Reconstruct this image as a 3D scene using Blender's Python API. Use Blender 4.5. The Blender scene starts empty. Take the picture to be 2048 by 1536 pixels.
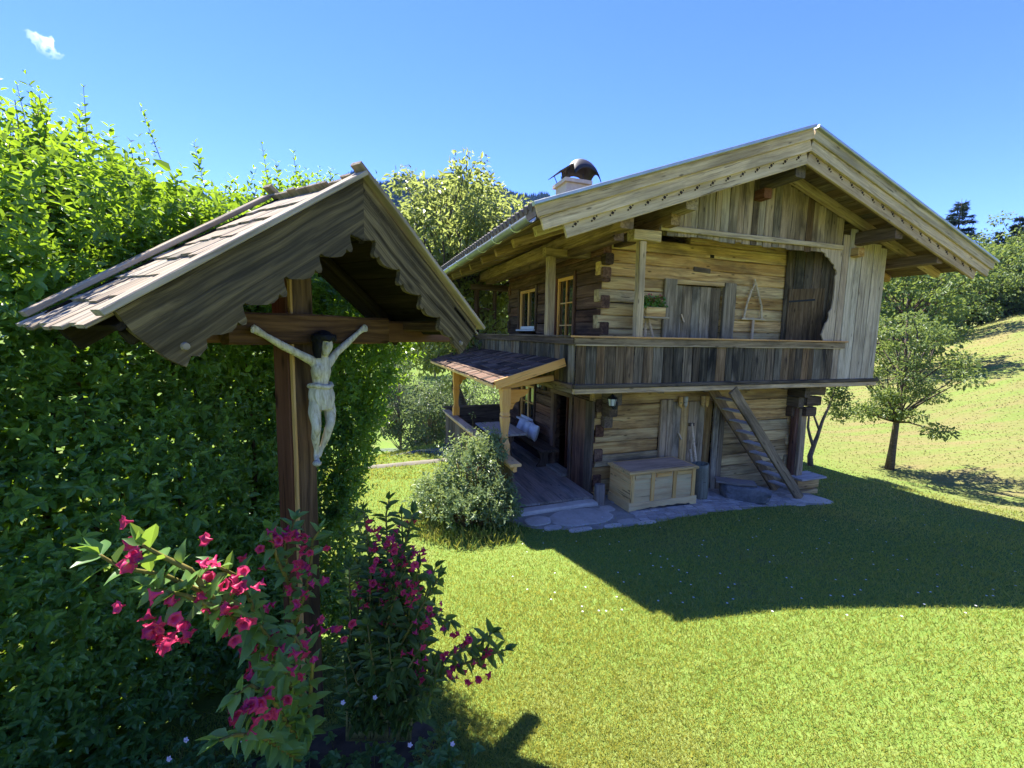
import bpy, bmesh, math, random
import numpy as np
from mathutils import Vector, Matrix
from math import sin, cos, pi, radians, sqrt, atan2, hypot

R = random.Random(7)
rng = np.random.default_rng(11)
scene = bpy.context.scene
COL = scene.collection

# ------------------------------------------------------------------ camera
F_PX, CXP, CYP = 880.0, 1024.0, 768.0
PITCH, ROLL = radians(-6.45), radians(1.2)
EYE = Vector((0, 0, 3.0))
c_f = Vector((0, cos(PITCH), sin(PITCH)))
r0 = Vector((1, 0, 0)); u0 = r0.cross(c_f)
c_r = cos(ROLL) * r0 + sin(ROLL) * u0
c_u = c_r.cross(c_f)
cam_d = bpy.data.cameras.new('camera')
cam_d.sensor_width = 36.0
cam_d.lens = 36.0 * F_PX / 2048.0
cam_d.clip_start = 0.05
cam_d.clip_end = 6000
cam = bpy.data.objects.new('camera', cam_d)
COL.objects.link(cam)
cam.matrix_world = Matrix(((c_r.x, c_u.x, -c_f.x, EYE.x), (c_r.y, c_u.y, -c_f.y, EYE.y),
                           (c_r.z, c_u.z, -c_f.z, EYE.z), (0, 0, 0, 1)))
scene.camera = cam

# ------------------------------------------------------------------ light
SUN_EL = radians(58.0)
SUN_AZ = radians(-61.5)          # direction in which shadows fall, from +X
light_dir = Vector((cos(SUN_AZ) * cos(SUN_EL), sin(SUN_AZ) * cos(SUN_EL), -sin(SUN_EL)))
to_sun = -light_dir
world = bpy.data.worlds.new('World')
scene.world = world
world.use_nodes = True
wt = world.node_tree
wt.nodes.clear()
w_out = wt.nodes.new('ShaderNodeOutputWorld')
w_bg = wt.nodes.new('ShaderNodeBackground')
w_sky = wt.nodes.new('ShaderNodeTexSky')
w_sky.sky_type = 'NISHITA'
w_sky.sun_disc = False
w_sky.sun_elevation = SUN_EL
w_sky.sun_rotation = atan2(to_sun.x, to_sun.y)
w_sky.altitude = 1800
w_sky.air_density = 1.0
w_sky.dust_density = 0.0
w_sky.ozone_density = 6.0
w_bg.inputs['Strength'].default_value = 0.08
# a small wisp of cloud in the upper left of the sky
w_tc = wt.nodes.new('ShaderNodeTexCoord')
cl_dir = (c_f + (88 - CXP) / F_PX * c_r - (88 - CYP) / F_PX * c_u).normalized()
ax1 = (0.80 * c_r - 0.60 * c_u).normalized()
ax1 = (ax1 - ax1.dot(cl_dir) * cl_dir).normalized()
ax2 = cl_dir.cross(ax1).normalized()


def w_math(op, a, b=None):
    n = wt.nodes.new('ShaderNodeMath'); n.operation = op
    for i, v in enumerate((a, b)):
        if v is None: continue
        if isinstance(v, (int, float)): n.inputs[i].default_value = v
        else: wt.links.new(v, n.inputs[i])
    return n.outputs[0]


def w_dot(v, sc):
    n = wt.nodes.new('ShaderNodeVectorMath'); n.operation = 'DOT_PRODUCT'
    wt.links.new(w_tc.outputs['Generated'], n.inputs[0]); n.inputs[1].default_value = v
    return w_math('MULTIPLY', n.outputs['Value'], sc)


ca, cb = w_dot(ax1, 48.0), w_dot(ax2, 130.0)
cz = w_dot(cl_dir, 1.0)
w_ns = wt.nodes.new('ShaderNodeTexNoise'); w_ns.inputs['Scale'].default_value = 62; w_ns.inputs['Detail'].default_value = 5
wt.links.new(w_tc.outputs['Generated'], w_ns.inputs['Vector'])
nz = w_math('MULTIPLY', w_math('SUBTRACT', w_ns.outputs['Fac'], 0.5), 6.0)
cb2 = w_math('ADD', cb, nz)
rad2 = w_math('ADD', w_math('MULTIPLY', ca, ca), w_math('MULTIPLY', cb2, cb2))
msk = w_math('MAXIMUM', w_math('SUBTRACT', 1.0, rad2), 0.0)
msk = w_math('MULTIPLY', w_math('MULTIPLY', msk, w_math('GREATER_THAN', cz, 0.5)), w_math('MAXIMUM', w_math('SUBTRACT', w_math('MULTIPLY', w_ns.outputs['Fac'], 3.0), 0.95), 0.0))
msk = w_math('MINIMUM', w_math('MULTIPLY', msk, 0.55), 0.6)
w_mix = wt.nodes.new('ShaderNodeMix'); w_mix.data_type = 'RGBA'
wt.links.new(msk, w_mix.inputs[0])
w_hs = wt.nodes.new('ShaderNodeHueSaturation')
w_hs.inputs['Hue'].default_value = 0.524
w_hs.inputs['Saturation'].default_value = 1.19
w_hs.inputs['Value'].default_value = 0.75
wt.links.new(w_sky.outputs[0], w_hs.inputs['Color'])
wt.links.new(w_hs.outputs[0], w_mix.inputs[6])
w_mix.inputs[7].default_value = (6.5, 6.8, 7.0, 1)
wt.links.new(w_mix.outputs[2], w_bg.inputs['Color'])
wt.links.new(w_bg.outputs[0], w_out.inputs[0])

sun_d = bpy.data.lights.new('sun', 'SUN')
sun_d.energy = 2.6
sun_d.angle = radians(0.53)
sun_d.color = (1.0, 0.95, 0.86)
sun = bpy.data.objects.new('sun', sun_d)
COL.objects.link(sun)
sun.rotation_euler = light_dir.to_track_quat('-Z', 'Y').to_euler()
sun.location = (-10, 20, 40)

vs = scene.view_settings
vs.view_transform = 'Standard'
vs.look = 'None'
vs.gamma = 1.0
vs.use_curve_mapping = False
vs.exposure = 2.85
scene.cycles.use_denoising = True
scene.cycles.max_bounces = 7
scene.cycles.diffuse_bounces = 4
scene.cycles.glossy_bounces = 3
scene.cycles.transmission_bounces = 4
scene.cycles.transparent_max_bounces = 8
scene.cycles.volume_bounces = 0


# ------------------------------------------------------------------ pixel helpers
def ray(px, py):
    return c_f + (px - CXP) / F_PX * c_r - (py - CYP) / F_PX * c_u


def at_depth(px, py, y):
    d = ray(px, py); return EYE + d * (y / d.y)


def on_plane(px, py, p, n):
    d = ray(px, py); return EYE + d * ((Vector(p) - EYE).dot(n) / d.dot(n))


# house frame: s to the right along the front wall, t backwards, z up
HA = radians(20.0)
E1 = Vector((cos(HA), sin(HA), 0)); E2 = Vector((-sin(HA), cos(HA), 0))
HO = Vector((2.0, 8.2, 0)) - 0.5 * E1 - 0.05 * E2


def hw(s, t, z=0.0):
    return HO + E1 * float(s) + E2 * float(t) + Vector((0, 0, float(z)))


# ------------------------------------------------------------------ terrain
def sstep(a, b, x):
    k = np.clip((x - a) / (b - a), 0, 1); return k * k * (3 - 2 * k)


def smax(x, k=0.35):
    return 0.5 * (x + np.sqrt(x * x + k * k)) - 0.5 * k * np.exp(-np.abs(x) / k) * 0.5


TD = np.array([0, 4, 8, 12, 17, 24, 28, 36, 45, 52, 60, 80, 110, 150, 250, 420, 900.])
TB = np.array([-100, -50, -5, 18, 36, 43, 50, 100.])
TZ = np.array([
    [1.3, 1.1, .6, .2, -.3, -.8, -1.1, -1.6, -2, -2, -2, -1, 0, 5, 20, 34, 50],
    [1.3, .9, -.1, -1.3, -2.7, -4.6, -5.7, -7.4, -9.3, -10.3, -10.6, -8.5, -4.7, 0, 16, 30, 48],
    [1.2, .6, -.2, -1.2, -2.6, -4.6, -5.7, -7.4, -9.3, -10.3, -10.6, -8.5, -4.7, 1.5, 17, 30, 48],
    [1.2, .6, -.1, -.4, -1.2, -2.4, -3, -3.8, -4.2, -4.4, -4.5, -3.5, -1.5, 4, 18, 30, 48],
    [1.2, .7, .1, -.4, -.8, -.5, -.2, .6, 1.5, 1.8, 2, 2.6, 4, 8, 20, 30, 48],
    [1.2, .7, .2, -.3, -.8, -.3, .35, 1.6, 3.25, 3.6, 3.7, 4.5, 6, 10, 22, 32, 48],
    [1.2, .7, .3, -.2, -.7, -.1, .75, 2.5, 4.75, 5.5, 5.8, 6.5, 8, 12, 24, 34, 48],
    [1.3, 1.3, 1.2, 1.3, 1.6, 2.2, 2.7, 4, 5.5, 6.4, 7, 8, 10, 14, 24, 34, 48]])


def ground_z(x, y):
    x = np.asarray(x, float); y = np.asarray(y, float)
    s = (x - HO.x) * E1.x + (y - HO.y) * E1.y
    t = (x - HO.x) * E2.x + (y - HO.y) * E2.y
    k = np.clip((-1.15 - t) / 5.8, 0, None)
    base = 1.2 * np.where(k < 0.06, k * k / 0.12, k - 0.03)
    base = np.minimum(base, 1.2 + 0.25 * (base - 1.2))
    s1 = -0.6 + 2.2 * sstep(-3.2, -1.2, t)
    drop = -0.098 * smax(s - s1, 0.6)
    g = base + drop
    r = np.hypot(x, y); b = np.degrees(np.arctan2(x, y))
    bi = np.interp(np.clip(b, -100, 100), TB, np.arange(len(TB)))
    di = np.interp(r, TD, np.arange(len(TD)))
    b0 = np.clip(bi.astype(int), 0, len(TB) - 2); d0 = np.clip(di.astype(int), 0, len(TD) - 2)
    fb = bi - b0; fd = di - d0
    fb = fb * fb * (3 - 2 * fb)
    tz = (TZ[b0, d0] * (1 - fb) * (1 - fd) + TZ[b0 + 1, d0] * fb * (1 - fd)
          + TZ[b0, d0 + 1] * (1 - fb) * fd + TZ[b0 + 1, d0 + 1] * fb * fd)
    rr = np.hypot(s - 1.8, t + 2.2)
    w = 1 - sstep(7.0, 13.0, rr)
    z = g * w + tz * (1 - w)
    und = 0.05 * np.sin(x * .53 + 1.3) * np.sin(y * .41) + 0.03 * np.sin(x * 1.1 + y * .9)
    return z + und * (0.3 + sstep(8, 30, r))


def gz(x, y):
    return float(ground_z(x, y))


def ground_hit(px, py):
    d = ray(px, py)
    lo, hi = 0.4, 400.0
    for k in range(1, 4000):
        m = 0.4 + k * 0.05 * (1 + k * 0.004)
        P = EYE + d * m
        if P.z < gz(P.x, P.y): hi = m; break
        lo = m
    for _ in range(30):
        m = (lo + hi) / 2; P = EYE + d * m
        if P.z > gz(P.x, P.y): lo = m
        else: hi = m
    return P


# ------------------------------------------------------------------ materials
MATS = {}


class NT:
    def __init__(self, name):
        self.m = bpy.data.materials.new(name); self.m.use_nodes = True
        self.t = self.m.node_tree; self.t.nodes.clear()
        self.out = self.t.nodes.new('ShaderNodeOutputMaterial')
        MATS[name] = self.m

    def n(self, typ, **kw):
        nd = self.t.nodes.new('ShaderNode' + typ)
        for k, v in kw.items():
            if k.startswith('i_'):
                key = k[2:].replace('_', ' ')
                nd.inputs[key].default_value = v
            else: setattr(nd, k, v)
        return nd

    def l(self, a, b): self.t.links.new(a, b)

    def math(self, op, a, b=None, c=None, clamp=False):
        nd = self.n('Math', operation=op, use_clamp=clamp)
        for i, v in enumerate((a, b, c)):
            if v is None: continue
            if isinstance(v, (int, float)): nd.inputs[i].default_value = v
            else: self.l(v, nd.inputs[i])
        return nd.outputs[0]

    def vmath(self, op, a, b):
        nd = self.n('VectorMath', operation=op)
        for i, v in enumerate((a, b)):
            if isinstance(v, (tuple, list)): nd.inputs[i].default_value = v
            else: self.l(v, nd.inputs[i])
        return nd.outputs[0]

    def noise(self, vec, scale=1.0, detail=4.0, rough=0.55, dist=0.0):
        nd = self.n('TexNoise'); self.l(vec, nd.inputs['Vector'])
        nd.inputs['Scale'].default_value = scale; nd.inputs['Detail'].default_value = detail
        nd.inputs['Roughness'].default_value = rough; nd.inputs['Distortion'].default_value = dist
        return nd.outputs['Fac']

    def ramp(self, fac, stops, interp='LINEAR'):
        nd = self.n('ValToRGB'); nd.color_ramp.interpolation = interp
        els = nd.color_ramp.elements
        while len(els) < len(stops): els.new(0.5)
        for e, (p, c) in zip(els, stops):
            e.position = p; e.color = (c[0], c[1], c[2], 1) if not isinstance(c, (int, float)) else (c, c, c, 1)
        self.l(fac, nd.inputs[0])
        return nd.outputs[0]

    def mix(self, fac, a, b, mode='MIX'):
        nd = self.n('Mix', data_type='RGBA', blend_type=mode)
        for i, v in ((0, fac), (6, a), (7, b)):
            if isinstance(v, (int, float)): nd.inputs[i].default_value = v
            elif isinstance(v, (tuple, list)): nd.inputs[i].default_value = (v[0], v[1], v[2], 1)
            else: self.l(v, nd.inputs[i])
        return nd.outputs[2]

    def bsdf(self, col, rough=0.8, spec=0.3, metal=0.0, bump=None, bstr=0.3, bdist=0.01):
        b = self.n('BsdfPrincipled')
        if isinstance(col, (tuple, list)): b.inputs['Base Color'].default_value = (*col[:3], 1)
        else: self.l(col, b.inputs['Base Color'])
        if isinstance(rough, (int, float)): b.inputs['Roughness'].default_value = rough
        else: self.l(rough, b.inputs['Roughness'])
        b.inputs['Specular IOR Level'].default_value = spec
        b.inputs['Metallic'].default_value = metal
        if bump is not None:
            bn = self.n('Bump'); bn.inputs['Strength'].default_value = bstr; bn.inputs['Distance'].default_value = bdist
            self.l(bump, bn.inputs['Height']); self.l(bn.outputs[0], b.inputs['Normal'])
        self.b = b
        return b.outputs[0]

    def done(self, sh):
        self.l(sh, self.out.inputs['Surface']); return self.m


WGAIN = dict(wood_log=1.75, wood_log_dark=1.7, wood_silver=1.7, wood_privy=1.7, wood_gable=1.5, wood_soffit=1.5, wood_beam=1.45, wood_beam_dark=1.6, wood_balcony=1.1, wood_balcony_brown=1.0, shrine_dark=1.2, shrine_fascia=1.0, wood_deck=1.35, wood_chest=1.12, wood_chest_lid=1.2, wood_bench=1.5, mossy_upright=1.4)


def wood(name, dark, mid, light, var=0.28, grain=(1.3, 26, 26), stain=None, stain_amt=0.5, knots=True, rough=0.85, bstr=0.45, spec=0.1, huevar=0.008, satvar=0.12, crack=0.75):
    """Weathered timber: grain runs along the piece's own X axis."""
    N = NT(name)
    k_ = WGAIN.get(name, 1.0)
    k3 = (k_ * 1.17, k_ * 1.05, k_ * .93) if name.startswith('wood') and 'deck' not in name and 'table' not in name else (k_ * 1.10, k_, k_ * .88)
    dark, mid, light = [tuple(min(.75, c * w) for c, w in zip(q, k3)) for q in (dark, mid, light)]
    if stain: stain = tuple(c * k_ for c in stain)
    tc = N.n('TexCoord'); oi = N.n('ObjectInfo')
    cmb = N.n('CombineXYZ')
    rnd = oi.outputs['Random']
    for i, k in enumerate((37.0, 91.0, 53.0)): N.l(N.math('MULTIPLY', rnd, k), cmb.inputs[i])
    v = N.vmath('ADD', tc.outputs['Object'], cmb.outputs[0])
    wv = N.n('TexNoise'); N.l(v, wv.inputs['Vector']); wv.inputs['Scale'].default_value = 1.6; wv.inputs['Detail'].default_value = 2
    warp = N.vmath('MULTIPLY', N.vmath('SUBTRACT', wv.outputs['Color'], (0.5, 0.5, 0.5)), (0.0, 0.07, 0.07))
    v2 = N.vmath('ADD', v, warp)
    gv = N.vmath('MULTIPLY', v2, grain)
    g1 = N.noise(gv, 1.0, 7, 0.62, 0.35)
    g2 = N.noise(N.vmath('MULTIPLY', v2, (grain[0] * 2.5, grain[1] * 3.2, grain[2] * 3.2)), 1.0, 3, 0.6)
    st = N.noise(N.vmath('MULTIPLY', v, (1.1, 3.4, 3.4)), 1.0, 5, 0.6, 0.5)
    mixg = N.math('ADD', N.math('MULTIPLY', g1, 0.75), N.math('MULTIPLY', g2, 0.25))
    col = N.ramp(mixg, [(0.31, dark), (0.48, mid), (0.70, light)])
    sc = stain if stain else tuple(c * 0.45 for c in dark)
    sm = N.ramp(st, [(0.46, 0.0), (0.66, 1.0)])
    col = N.mix(N.math('MULTIPLY', sm, stain_amt), col, sc)
    ck = N.noise(N.vmath('MULTIPLY', v2, (0.7, 34, 34)), 1.0, 3, 0.5, 0.2)
    ckm = N.ramp(ck, [(0.30, 1.0), (0.355, 0.0)])
    col = N.mix(N.math('MULTIPLY', ckm, crack), col, tuple(c * 0.22 for c in dark))
    if knots:
        vo = N.n('TexVoronoi'); vo.feature = 'F1'
        N.l(N.vmath('MULTIPLY', v, (2.2, 7.0, 7.0)), vo.inputs['Vector']); vo.inputs['Scale'].default_value = 1.0
        kd = N.ramp(vo.outputs['Distance'], [(0.05, 1.0), (0.13, 0.0)])
        col = N.mix(N.math('MULTIPLY', kd, 0.75), col, tuple(c * 0.3 for c in dark))
    hs = N.n('HueSaturation'); N.l(col, hs.inputs['Color'])
    N.l(N.math('MULTIPLY_ADD', rnd, 2 * var, 1 - var), hs.inputs['Value'])
    r2 = N.math('FRACT', N.math('MULTIPLY', rnd, 17.31))
    N.l(N.math('MULTIPLY_ADD', r2, 2 * huevar, 0.5 - huevar), hs.inputs['Hue'])
    N.l(N.math('MULTIPLY_ADD', r2, -2 * satvar, 1 + satvar), hs.inputs['Saturation'])
    return N.done(N.bsdf(hs.outputs[0], rough, spec, bump=mixg, bstr=bstr, bdist=0.012))


wood('wood_balcony', (0.030, 0.026, 0.020), (0.085, 0.072, 0.052), (0.24, 0.205, 0.15), var=0.5, stain=(0.016, 0.014, 0.012), stain_amt=0.85, grain=(0.9, 30, 30))
wood('wood_balcony_brown', (0.045, 0.030, 0.018), (0.135, 0.095, 0.055), (0.27, 0.205, 0.13), var=0.4, stain=(0.020, 0.015, 0.011), stain_amt=0.7, grain=(0.9, 30, 30))
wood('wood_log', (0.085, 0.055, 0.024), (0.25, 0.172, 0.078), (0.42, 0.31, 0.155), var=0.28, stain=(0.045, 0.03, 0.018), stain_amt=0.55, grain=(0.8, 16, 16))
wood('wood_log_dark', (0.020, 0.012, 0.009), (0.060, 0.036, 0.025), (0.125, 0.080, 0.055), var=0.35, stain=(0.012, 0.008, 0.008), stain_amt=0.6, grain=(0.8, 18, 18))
wood('wood_silver', (0.115, 0.093, 0.060), (0.25, 0.205, 0.135), (0.38, 0.325, 0.225), var=0.2, stain=(0.07, 0.055, 0.036), stain_amt=0.45, grain=(0.8, 24, 24))
wood('wood_privy', (0.105, 0.088, 0.064), (0.215, 0.185, 0.138), (0.34, 0.30, 0.23), var=0.22, stain=(0.065, 0.052, 0.038), stain_amt=0.45, grain=(0.7, 26, 26))
wood('wood_gable', (0.065, 0.052, 0.036), (0.165, 0.136, 0.092), (0.29, 0.245, 0.175), var=0.35, stain=(0.03, 0.024, 0.016), stain_amt=0.7, grain=(0.7, 26, 26))
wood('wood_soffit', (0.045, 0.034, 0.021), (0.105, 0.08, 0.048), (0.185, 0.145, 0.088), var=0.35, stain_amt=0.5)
wood('wood_beam', (0.075, 0.056, 0.032), (0.175, 0.132, 0.076), (0.29, 0.225, 0.135), var=0.25, stain=(0.035, 0.026, 0.017), stain_amt=0.6)
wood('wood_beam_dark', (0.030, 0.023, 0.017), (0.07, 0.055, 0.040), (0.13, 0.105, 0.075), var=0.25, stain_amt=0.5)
wood('wood_carved', (0.20, 0.16, 0.10), (0.40, 0.33, 0.22), (0.52, 0.45, 0.32), var=0.1, stain_amt=0.3)
wood('wood_new', (0.46, 0.245, 0.075), (0.60, 0.345, 0.125), (0.70, 0.44, 0.18), var=0.08, stain=(0.42, 0.20, 0.06), stain_amt=0.35, bstr=0.15, rough=0.55, spec=0.35)
wood('wood_railcap', (0.36, 0.22, 0.10), (0.50, 0.33, 0.16), (0.60, 0.42, 0.23), var=0.1, stain=(0.27, 0.17, 0.08), stain_amt=0.4, bstr=0.2)
wood('wood_chest', (0.48, 0.265, 0.10), (0.64, 0.40, 0.17), (0.70, 0.49, 0.24), var=0.08, stain=(0.30, 0.175, 0.07), stain_amt=0.4, bstr=0.2, grain=(1.0, 18, 18))
wood('wood_chest_lid', (0.21, 0.14, 0.085), (0.33, 0.235, 0.15), (0.43, 0.32, 0.22), var=0.08, stain_amt=0.25, bstr=0.2)
wood('wood_deck', (0.11, 0.10, 0.085), (0.21, 0.19, 0.165), (0.31, 0.285, 0.25), var=0.2, stain=(0.07, 0.062, 0.052), stain_amt=0.5)
wood('wood_table', (0.30, 0.29, 0.27), (0.45, 0.44, 0.42), (0.58, 0.57, 0.55), var=0.1, stain_amt=0.2)
wood('wood_bench', (0.030, 0.021, 0.016), (0.065, 0.047, 0.036), (0.12, 0.09, 0.07), var=0.2)
wood('wood_pole', (0.34, 0.27, 0.18), (0.52, 0.43, 0.30), (0.62, 0.53, 0.39), var=0.2, grain=(2, 40, 40))
wood('shrine_grey', (0.115, 0.102, 0.082), (0.27, 0.245, 0.205), (0.42, 0.39, 0.335), var=0.14, stain=(0.075, 0.068, 0.056), stain_amt=0.55, grain=(1.6, 34, 34), bstr=0.6)
wood('shrine_fascia', (0.030, 0.024, 0.013), (0.085, 0.070, 0.042), (0.25, 0.205, 0.115), var=0.1, stain=(0.032, 0.030, 0.026), stain_amt=0.6, grain=(0.9, 46, 46), bstr=0.9)
wood('shrine_shade', (0.008, 0.007, 0.005), (0.018, 0.015, 0.011), (0.035, 0.028, 0.02), var=0.2)  # near-black boards: the shade under the roof put into their colour
wood('shrine_dark', (0.022, 0.015, 0.010), (0.065, 0.042, 0.025), (0.15, 0.10, 0.055), var=0.15, stain=(0.010, 0.008, 0.006), stain_amt=0.7, grain=(1.5, 28, 28), bstr=0.7)
wood('shrine_red', (0.058, 0.026, 0.017), (0.098, 0.045, 0.028), (0.135, 0.066, 0.042), var=0.1, stain_amt=0.3, bstr=0.2, rough=0.6)
wood('shrine_edge', (0.32, 0.22, 0.10), (0.46, 0.33, 0.16), (0.55, 0.42, 0.24), var=0.1, stain_amt=0.3)
wood('bark', (0.035, 0.028, 0.022), (0.10, 0.085, 0.068), (0.20, 0.175, 0.145), var=0.15, grain=(5, 28, 28), knots=False, bstr=1.0)
wood('bark_pale', (0.10, 0.082, 0.066), (0.22, 0.19, 0.155), (0.33, 0.29, 0.24), var=0.15, grain=(5, 22, 22), knots=False, bstr=0.8)
wood('twig', (0.07, 0.055, 0.03), (0.15, 0.12, 0.065), (0.23, 0.19, 0.10), var=0.2, knots=False)
wood('green_stem', (0.06, 0.065, 0.02), (0.13, 0.13, 0.045), (0.20, 0.18, 0.07), var=0.2, knots=False)
wood('mossy_log', (0.05, 0.055, 0.04), (0.12, 0.125, 0.09), (0.2, 0.2, 0.15), var=0.15, stain=(0.05, 0.07, 0.04), grain=(1.2, 18, 18))
wood('red_end', (0.10, 0.03, 0.014), (0.17, 0.055, 0.025), (0.22, 0.085, 0.04), var=0.1)
wood('orange_board', (0.33, 0.13, 0.05), (0.45, 0.19, 0.08), (0.52, 0.26, 0.13), var=0.05)


def plain(name, col, rough=0.7, spec=0.3, metal=0.0, nscale=8.0, amt=0.3, bstr=0.15):
    N = NT(name)
    tc = N.n('TexCoord')
    ns = N.noise(tc.outputs['Object'], nscale, 6, 0.6)
    c = N.ramp(ns, [(0.3, tuple(x * (1 - amt) for x in col)), (0.7, tuple(min(1, x * (1 + amt)) for x in col))])
    return N.done(N.bsdf(c, rough, spec, metal, bump=ns, bstr=bstr))


plain('metal_flashing', (0.36, 0.385, 0.37), 0.45, 0.5, 0.6, 3, 0.15)
plain('metal_gutter', (0.40, 0.41, 0.385), 0.38, 0.5, 0.85, 2, 0.12)
plain('metal_black', (0.018, 0.018, 0.020), 0.45, 0.5, 0.5, 6, 0.4)
plain('metal_cowl', (0.028, 0.026, 0.027), 0.5, 0.4, 0.3, 4, 0.5)
plain('roof_dark', (0.10, 0.085, 0.075), 0.85, 0.2, 0, 6, 0.35)
plain('plaster', (0.56, 0.45, 0.36), 0.9, 0.2, 0, 10, 0.12)
plain('white_paint', (0.72, 0.71, 0.67), 0.6, 0.3, 0, 5, 0.08)
plain('cushion', (0.60, 0.62, 0.66), 0.95, 0.1, 0, 16, 0.12, 0.4)
plain('black_wood', (0.006, 0.006, 0.007), 0.7, 0.2, 0, 20, 0.5, 0.5)
plain('carve_shade', (0.035, 0.02, 0.013), 0.8, 0.2, 0, 20, 0.4)
plain('interior', (0.03, 0.022, 0.016), 0.9, 0.1)
plain('soil', (0.075, 0.055, 0.036), 0.95, 0.1, 0, 9, 0.5, 0.6)
plain('terracotta', (0.25, 0.10, 0.05), 0.8)
plain('whitewash', (0.62, 0.60, 0.54), 0.85, 0.2, 0, 4, 0.15)
plain('far_wall', (0.7, 0.68, 0.64), 0.9)
plain('far_roof', (0.30, 0.29, 0.30), 0.8)


def stone(name, a, b, scale=5, bstr=0.6):
    N = NT(name)
    tc = N.n('TexCoord'); oi = N.n('ObjectInfo')
    cmb = N.n('CombineXYZ')
    for i, k in enumerate((37.0, 11.0, 53.0)): N.l(N.math('MULTIPLY', oi.outputs['Random'], k), cmb.inputs[i])
    v = N.vmath('ADD', tc.outputs['Object'], cmb.outputs[0])
    n1 = N.noise(v, scale, 8, 0.65); n2 = N.noise(v, scale * 5, 5, 0.6)
    m = N.math('ADD', N.math('MULTIPLY', n1, 0.65), N.math('MULTIPLY', n2, 0.35))
    c = N.ramp(m, [(0.32, a), (0.66, b)])
    moss = N.ramp(N.noise(v, scale * 0.6, 4), [(0.58, 0.0), (0.72, 1.0)])
    c = N.mix(N.math('MULTIPLY', moss, 0.35), c, tuple(x * 0.55 for x in a))
    hs = N.n('HueSaturation'); N.l(c, hs.inputs['Color'])
    N.l(N.math('MULTIPLY_ADD', oi.outputs['Random'], 0.4, 0.8), hs.inputs['Value'])
    return N.done(N.bsdf(hs.outputs[0], 0.9, 0.1, bump=m, bstr=bstr, bdist=0.02))


stone('stone_slab', (0.42, 0.355, 0.265), (0.62, 0.54, 0.42), 3)
stone('stone_paver', (0.29, 0.25, 0.20), (0.47, 0.41, 0.34), 6)
stone('stone_rock', (0.09, 0.085, 0.075), (0.27, 0.25, 0.22), 4, 1.0)
stone('stone_base', (0.20, 0.17, 0.125), (0.36, 0.32, 0.245), 5)


def foliage(name, c0, c1, tcol, tr=0.45, gloss=0.25, rough=0.45):
    """Leaf: diffuse/gloss front plus translucence; hue varies per leaf."""
    N = NT(name)
    at = N.n('Attribute'); at.attribute_name = 'lv'
    oi = N.n('ObjectInfo')
    f = N.math('FRACT', N.math('ADD', at.outputs['Fac'], oi.outputs['Random']))
    f = at.outputs['Fac']
    c = N.ramp(f, [(0.0, c0), (1.0, c1)])
    tcc = N.mix(0.35, tcol, c)
    tcc2 = N.mix(f, tuple(x * 0.75 for x in tcol), tcol)
    b = N.bsdf(c, rough, gloss)
    t = N.n('BsdfTranslucent'); N.l(tcc2, t.inputs['Color'])
    mx = N.n('MixShader'); mx.inputs[0].default_value = tr
    N.l(b, mx.inputs[1]); N.l(t.outputs[0], mx.inputs[2])
    return N.done(mx.outputs[0])


foliage('leaf_hedge', (0.065, 0.165, 0.048), (0.155, 0.29, 0.068), (0.33, 0.50, 0.022), 0.45, 0.45, 0.33)
foliage('leaf_weigela', (0.075, 0.17, 0.045), (0.15, 0.27, 0.07), (0.30, 0.44, 0.045), 0.4, 0.35, 0.4)
foliage('leaf_weigela_dark', (0.065, 0.13, 0.035), (0.13, 0.19, 0.05), (0.22, 0.32, 0.035), 0.38, 0.35, 0.42)
foliage('leaf_bush', (0.10, 0.16, 0.06), (0.22, 0.29, 0.13), (0.36, 0.44, 0.12), 0.35, 0.4, 0.4)
foliage('leaf_walnut', (0.075, 0.11, 0.030), (0.15, 0.19, 0.065), (0.40, 0.46, 0.11), 0.5, 0.35, 0.4)
foliage('leaf_apple', (0.065, 0.11, 0.035), (0.13, 0.185, 0.06), (0.29, 0.37, 0.08), 0.4, 0.3, 0.45)
foliage('leaf_birch', (0.055, 0.085, 0.035), (0.10, 0.14, 0.06), (0.20, 0.26, 0.085), 0.4, 0.3, 0.45)
foliage('leaf_wood', (0.06, 0.11, 0.035), (0.14, 0.20, 0.055), (0.30, 0.38, 0.07), 0.4, 0.25, 0.5)
foliage('needle', (0.016, 0.034, 0.018), (0.035, 0.06, 0.028), (0.05, 0.08, 0.03), 0.2, 0.2, 0.6)
foliage('needle_far', (0.012, 0.028, 0.016), (0.026, 0.048, 0.024), (0.03, 0.05, 0.02), 0.1, 0.1, 0.7)
foliage('grass_blade', (0.18, 0.315, 0.046), (0.42, 0.37, 0.115), (0.54, 0.51, 0.085), 0.38, 0.04, 0.8)
foliage('grass_dry', (0.20, 0.22, 0.06), (0.34, 0.30, 0.13), (0.46, 0.43, 0.15), 0.35, 0.04, 0.8)
foliage('petal', (0.42, 0.022, 0.085), (0.60, 0.045, 0.16), (0.70, 0.06, 0.18), 0.4, 0.3, 0.45)
foliage('petal_pale', (0.55, 0.45, 0.60), (0.72, 0.66, 0.75), (0.6, 0.5, 0.6), 0.3, 0.2, 0.6)
foliage('petal_white', (0.7, 0.7, 0.68), (0.85, 0.85, 0.82), (0.7, 0.7, 0.66), 0.2, 0.2, 0.6)


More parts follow.
